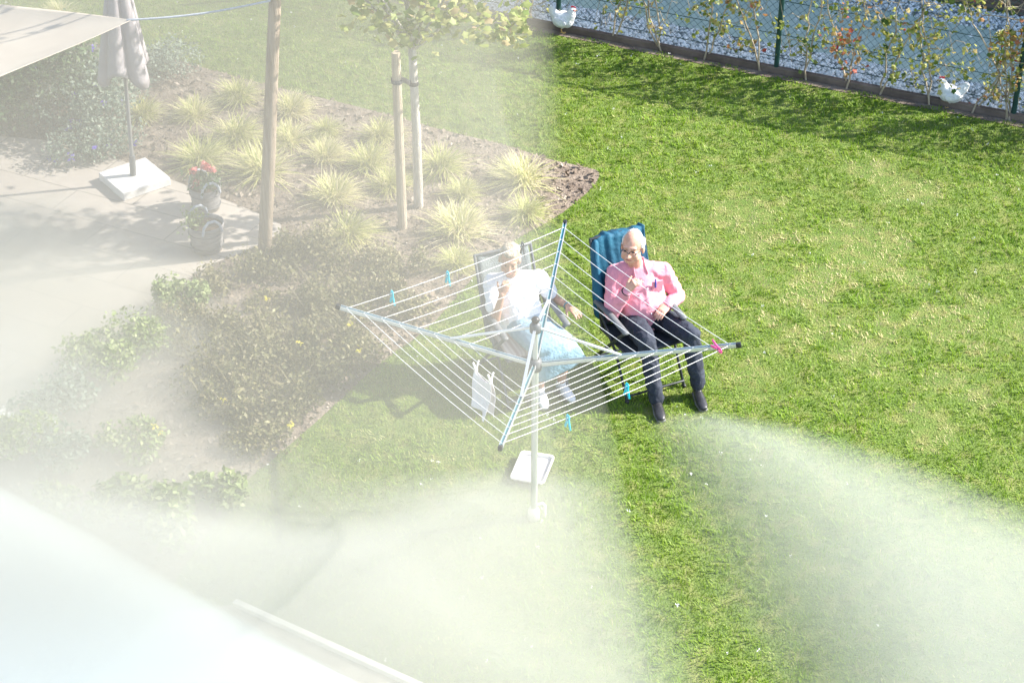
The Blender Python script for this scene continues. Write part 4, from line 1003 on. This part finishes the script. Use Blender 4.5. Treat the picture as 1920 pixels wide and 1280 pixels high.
for h2, k_, a_ in ((hipR, knR, anR), (hipL, knL, anL)):
    m.tube([h2, k_], [.085, .058], 14); m.tube([k_, k_*.62+a_*.38, a_], [.052, .054, .033], 12)
m.fuse('body', M['skin_w'], E_, .0052, 3)
face(L, M3, E_, org, .97)
h_ = MB(org)
h_.ell(L(0, -.035, .052), (.083, .094, .078), M3); h_.ell(L(0, -.075, .0), (.074, .055, .085), M3)
for sx in (1, -1): h_.ell(L(sx*.068, -.03, .012), (.022, .055, .058), M3)
h_.ell(L(.01, .042, .088), (.052, .034, .024), M3)
h_.fuse('hair', M['hair_blond'], E_, .006, 3, fold=.004, fscale=32)
m = MB(org)
m.tube([hip+Vector((0, 0, .0))+fw*.02, hip*.65+chest*.35+fw*.02, chest+fw*.015, chest*.4+neck*.6], [(.178, .150), (.180, .162), (.178, .142), (.125, .085)], 24, up=fw)
for sx in (1, -1): m.ell(chest+fw*.10+rt*sx*.075-Vector((0, 0, .02)), (.075, .065, .07))
for s2, e2 in ((shR, elR), (shL, elL)):
    m.tube([s2, neck-Vector((0, 0, .04))], [(.062, .065), (.06, .06)], 14); m.tube([s2, s2*.35+e2*.65], [.070, .066], 14)
tp_ = m.fuse('top', M['shirt_white'], E_, .008, 3, fold=.013, fscale=9, crease=1.0)
pr = MB(org); c = chest+fw*.155+rt*.02-Vector((0, 0, .01))
for k in range(5): pr.ell(c+rt*random.uniform(-.02, .03)+Vector((0, 0, random.uniform(-.02, .02)))+fw*.006, (.010, .006, .009))
pr.build('chest_print', M['alu_teal'], tp_, True)
m = MB(org)   # skirt: over the lap, over the knees, hanging to mid shin
kc = (knR+knL)/2; ksd = (knL-knR).normalized()
m.tube([hip+Vector((0, 0, .02)), hip*.5+kc*.5+Vector((0, 0, .0)), kc+Vector((0, 0, -.005))], [(.175, .125), (.185, .105), (.19, .085)], 22, up=(0, 0, 1))
hem = kc+fw*.08+rt*.05+Vector((0, 0, -.21))
m.tube([kc+fw*.0, kc+fw*.065+Vector((0, 0, -.06)), hem], [(.185, .06), (.20, .05), (.225, .028)], 22, up=fw)
m.fuse('skirt', M['skirt'], E_, .009, 3, fold=.009, fscale=7)
wd_ = (wrL-elL).normalized(); wt = MB(org); x = wd_.cross(Vector((0, 0, 1))).normalized(); y = wd_.cross(x); c = wrL-wd_*.012
wt.tube([c+x*.030*math.cos(a)+y*.028*math.sin(a) for a in [k*.4833 for k in range(14)]], [(.006, .004)]*14, 8, up=wd_); wt.build('bracelet', M['alu_teal'], E_, True)
shoe(E_, org, anR, toR, M['shoe_white'], s=.92); shoe(E_, org, anL, toL, M['shoe_white'], s=.92)

# ------------------------------------------------------------------ window-reflection veil, imitated by added scattering volumes

def poly_sd(X, Y, poly):
    """signed distance, positive inside"""
    d2 = np.full(X.shape, 1e9); n = len(poly)
    for i in range(n):
        a = np.array(poly[i][:2]); b = np.array(poly[(i+1) % n][:2]); e = b-a
        t = np.clip(((X-a[0])*e[0]+(Y-a[1])*e[1])/(e @ e+1e-9), 0, 1)
        d2 = np.minimum(d2, (X-a[0]-t*e[0])**2+(Y-a[1]-t*e[1])**2)
    return np.sqrt(d2)*np.where(in_poly(X.ravel(), Y.ravel(), poly).reshape(X.shape), 1, -1)
def ramp(d, w0, w1):
    t = np.clip((d-w0)/(w1-w0), 0, 1); return t*t*(3-2*t)
def veil_volume(name, x0, x1, y0, y1, step, hfun, density, col):  # closed scattering body, added to look like glare on glass
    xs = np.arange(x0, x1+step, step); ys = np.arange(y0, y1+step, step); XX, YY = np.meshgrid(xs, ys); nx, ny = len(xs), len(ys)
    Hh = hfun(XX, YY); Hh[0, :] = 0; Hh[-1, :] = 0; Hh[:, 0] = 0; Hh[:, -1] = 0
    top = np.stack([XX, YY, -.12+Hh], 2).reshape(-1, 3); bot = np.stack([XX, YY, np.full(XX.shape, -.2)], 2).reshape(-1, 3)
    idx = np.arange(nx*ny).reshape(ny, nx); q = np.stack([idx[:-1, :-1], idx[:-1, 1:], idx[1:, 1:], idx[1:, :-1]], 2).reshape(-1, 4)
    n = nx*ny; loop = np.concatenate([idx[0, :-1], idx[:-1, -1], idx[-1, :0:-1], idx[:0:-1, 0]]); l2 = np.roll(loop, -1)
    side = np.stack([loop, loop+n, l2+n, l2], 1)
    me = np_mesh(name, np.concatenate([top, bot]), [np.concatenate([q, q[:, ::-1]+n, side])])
    m, nn_, LL_, out = base_mat(name+'_volume'); v = nn_.new('ShaderNodeVolumePrincipled')
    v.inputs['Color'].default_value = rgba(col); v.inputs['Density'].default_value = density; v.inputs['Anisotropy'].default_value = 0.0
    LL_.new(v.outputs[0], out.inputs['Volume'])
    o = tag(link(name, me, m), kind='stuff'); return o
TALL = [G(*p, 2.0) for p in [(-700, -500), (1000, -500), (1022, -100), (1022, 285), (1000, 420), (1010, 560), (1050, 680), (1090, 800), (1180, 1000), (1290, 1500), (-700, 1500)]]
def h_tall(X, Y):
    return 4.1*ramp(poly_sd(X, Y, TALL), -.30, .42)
veil_volume('reflection_veil', -9, 3, 6.5, 27, .12, h_tall, .085, (.49, .465, .415))  # added veil over the left half, reflected glare put into a volume
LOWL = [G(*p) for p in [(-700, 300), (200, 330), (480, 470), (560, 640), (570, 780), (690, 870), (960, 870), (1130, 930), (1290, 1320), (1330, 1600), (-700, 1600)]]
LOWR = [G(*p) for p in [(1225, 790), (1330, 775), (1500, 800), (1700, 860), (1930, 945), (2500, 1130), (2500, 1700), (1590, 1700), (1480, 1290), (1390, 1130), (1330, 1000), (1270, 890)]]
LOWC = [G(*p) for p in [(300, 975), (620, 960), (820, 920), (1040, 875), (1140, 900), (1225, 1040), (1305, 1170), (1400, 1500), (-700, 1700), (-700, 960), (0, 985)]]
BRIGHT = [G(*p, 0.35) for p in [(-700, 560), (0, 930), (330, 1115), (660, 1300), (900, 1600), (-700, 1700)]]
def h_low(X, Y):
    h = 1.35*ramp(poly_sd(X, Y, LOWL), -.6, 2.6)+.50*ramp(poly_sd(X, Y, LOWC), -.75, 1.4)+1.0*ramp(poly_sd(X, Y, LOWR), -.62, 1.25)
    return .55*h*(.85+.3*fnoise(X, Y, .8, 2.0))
veil_volume('reflection_veil.001', -8, 8, 6, 17, .10, h_low, 1.28, (.735, .745, .70))  # added lower veil, denser, both sides of the clear strip
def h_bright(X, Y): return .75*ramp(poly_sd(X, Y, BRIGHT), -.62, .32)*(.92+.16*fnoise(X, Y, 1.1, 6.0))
veil_volume('reflection_veil.002', -8, 4, 6, 13.5, .08, h_bright, 1.35, (.84, .91, .94))  # added veil for the bright reflection in the lower left corner
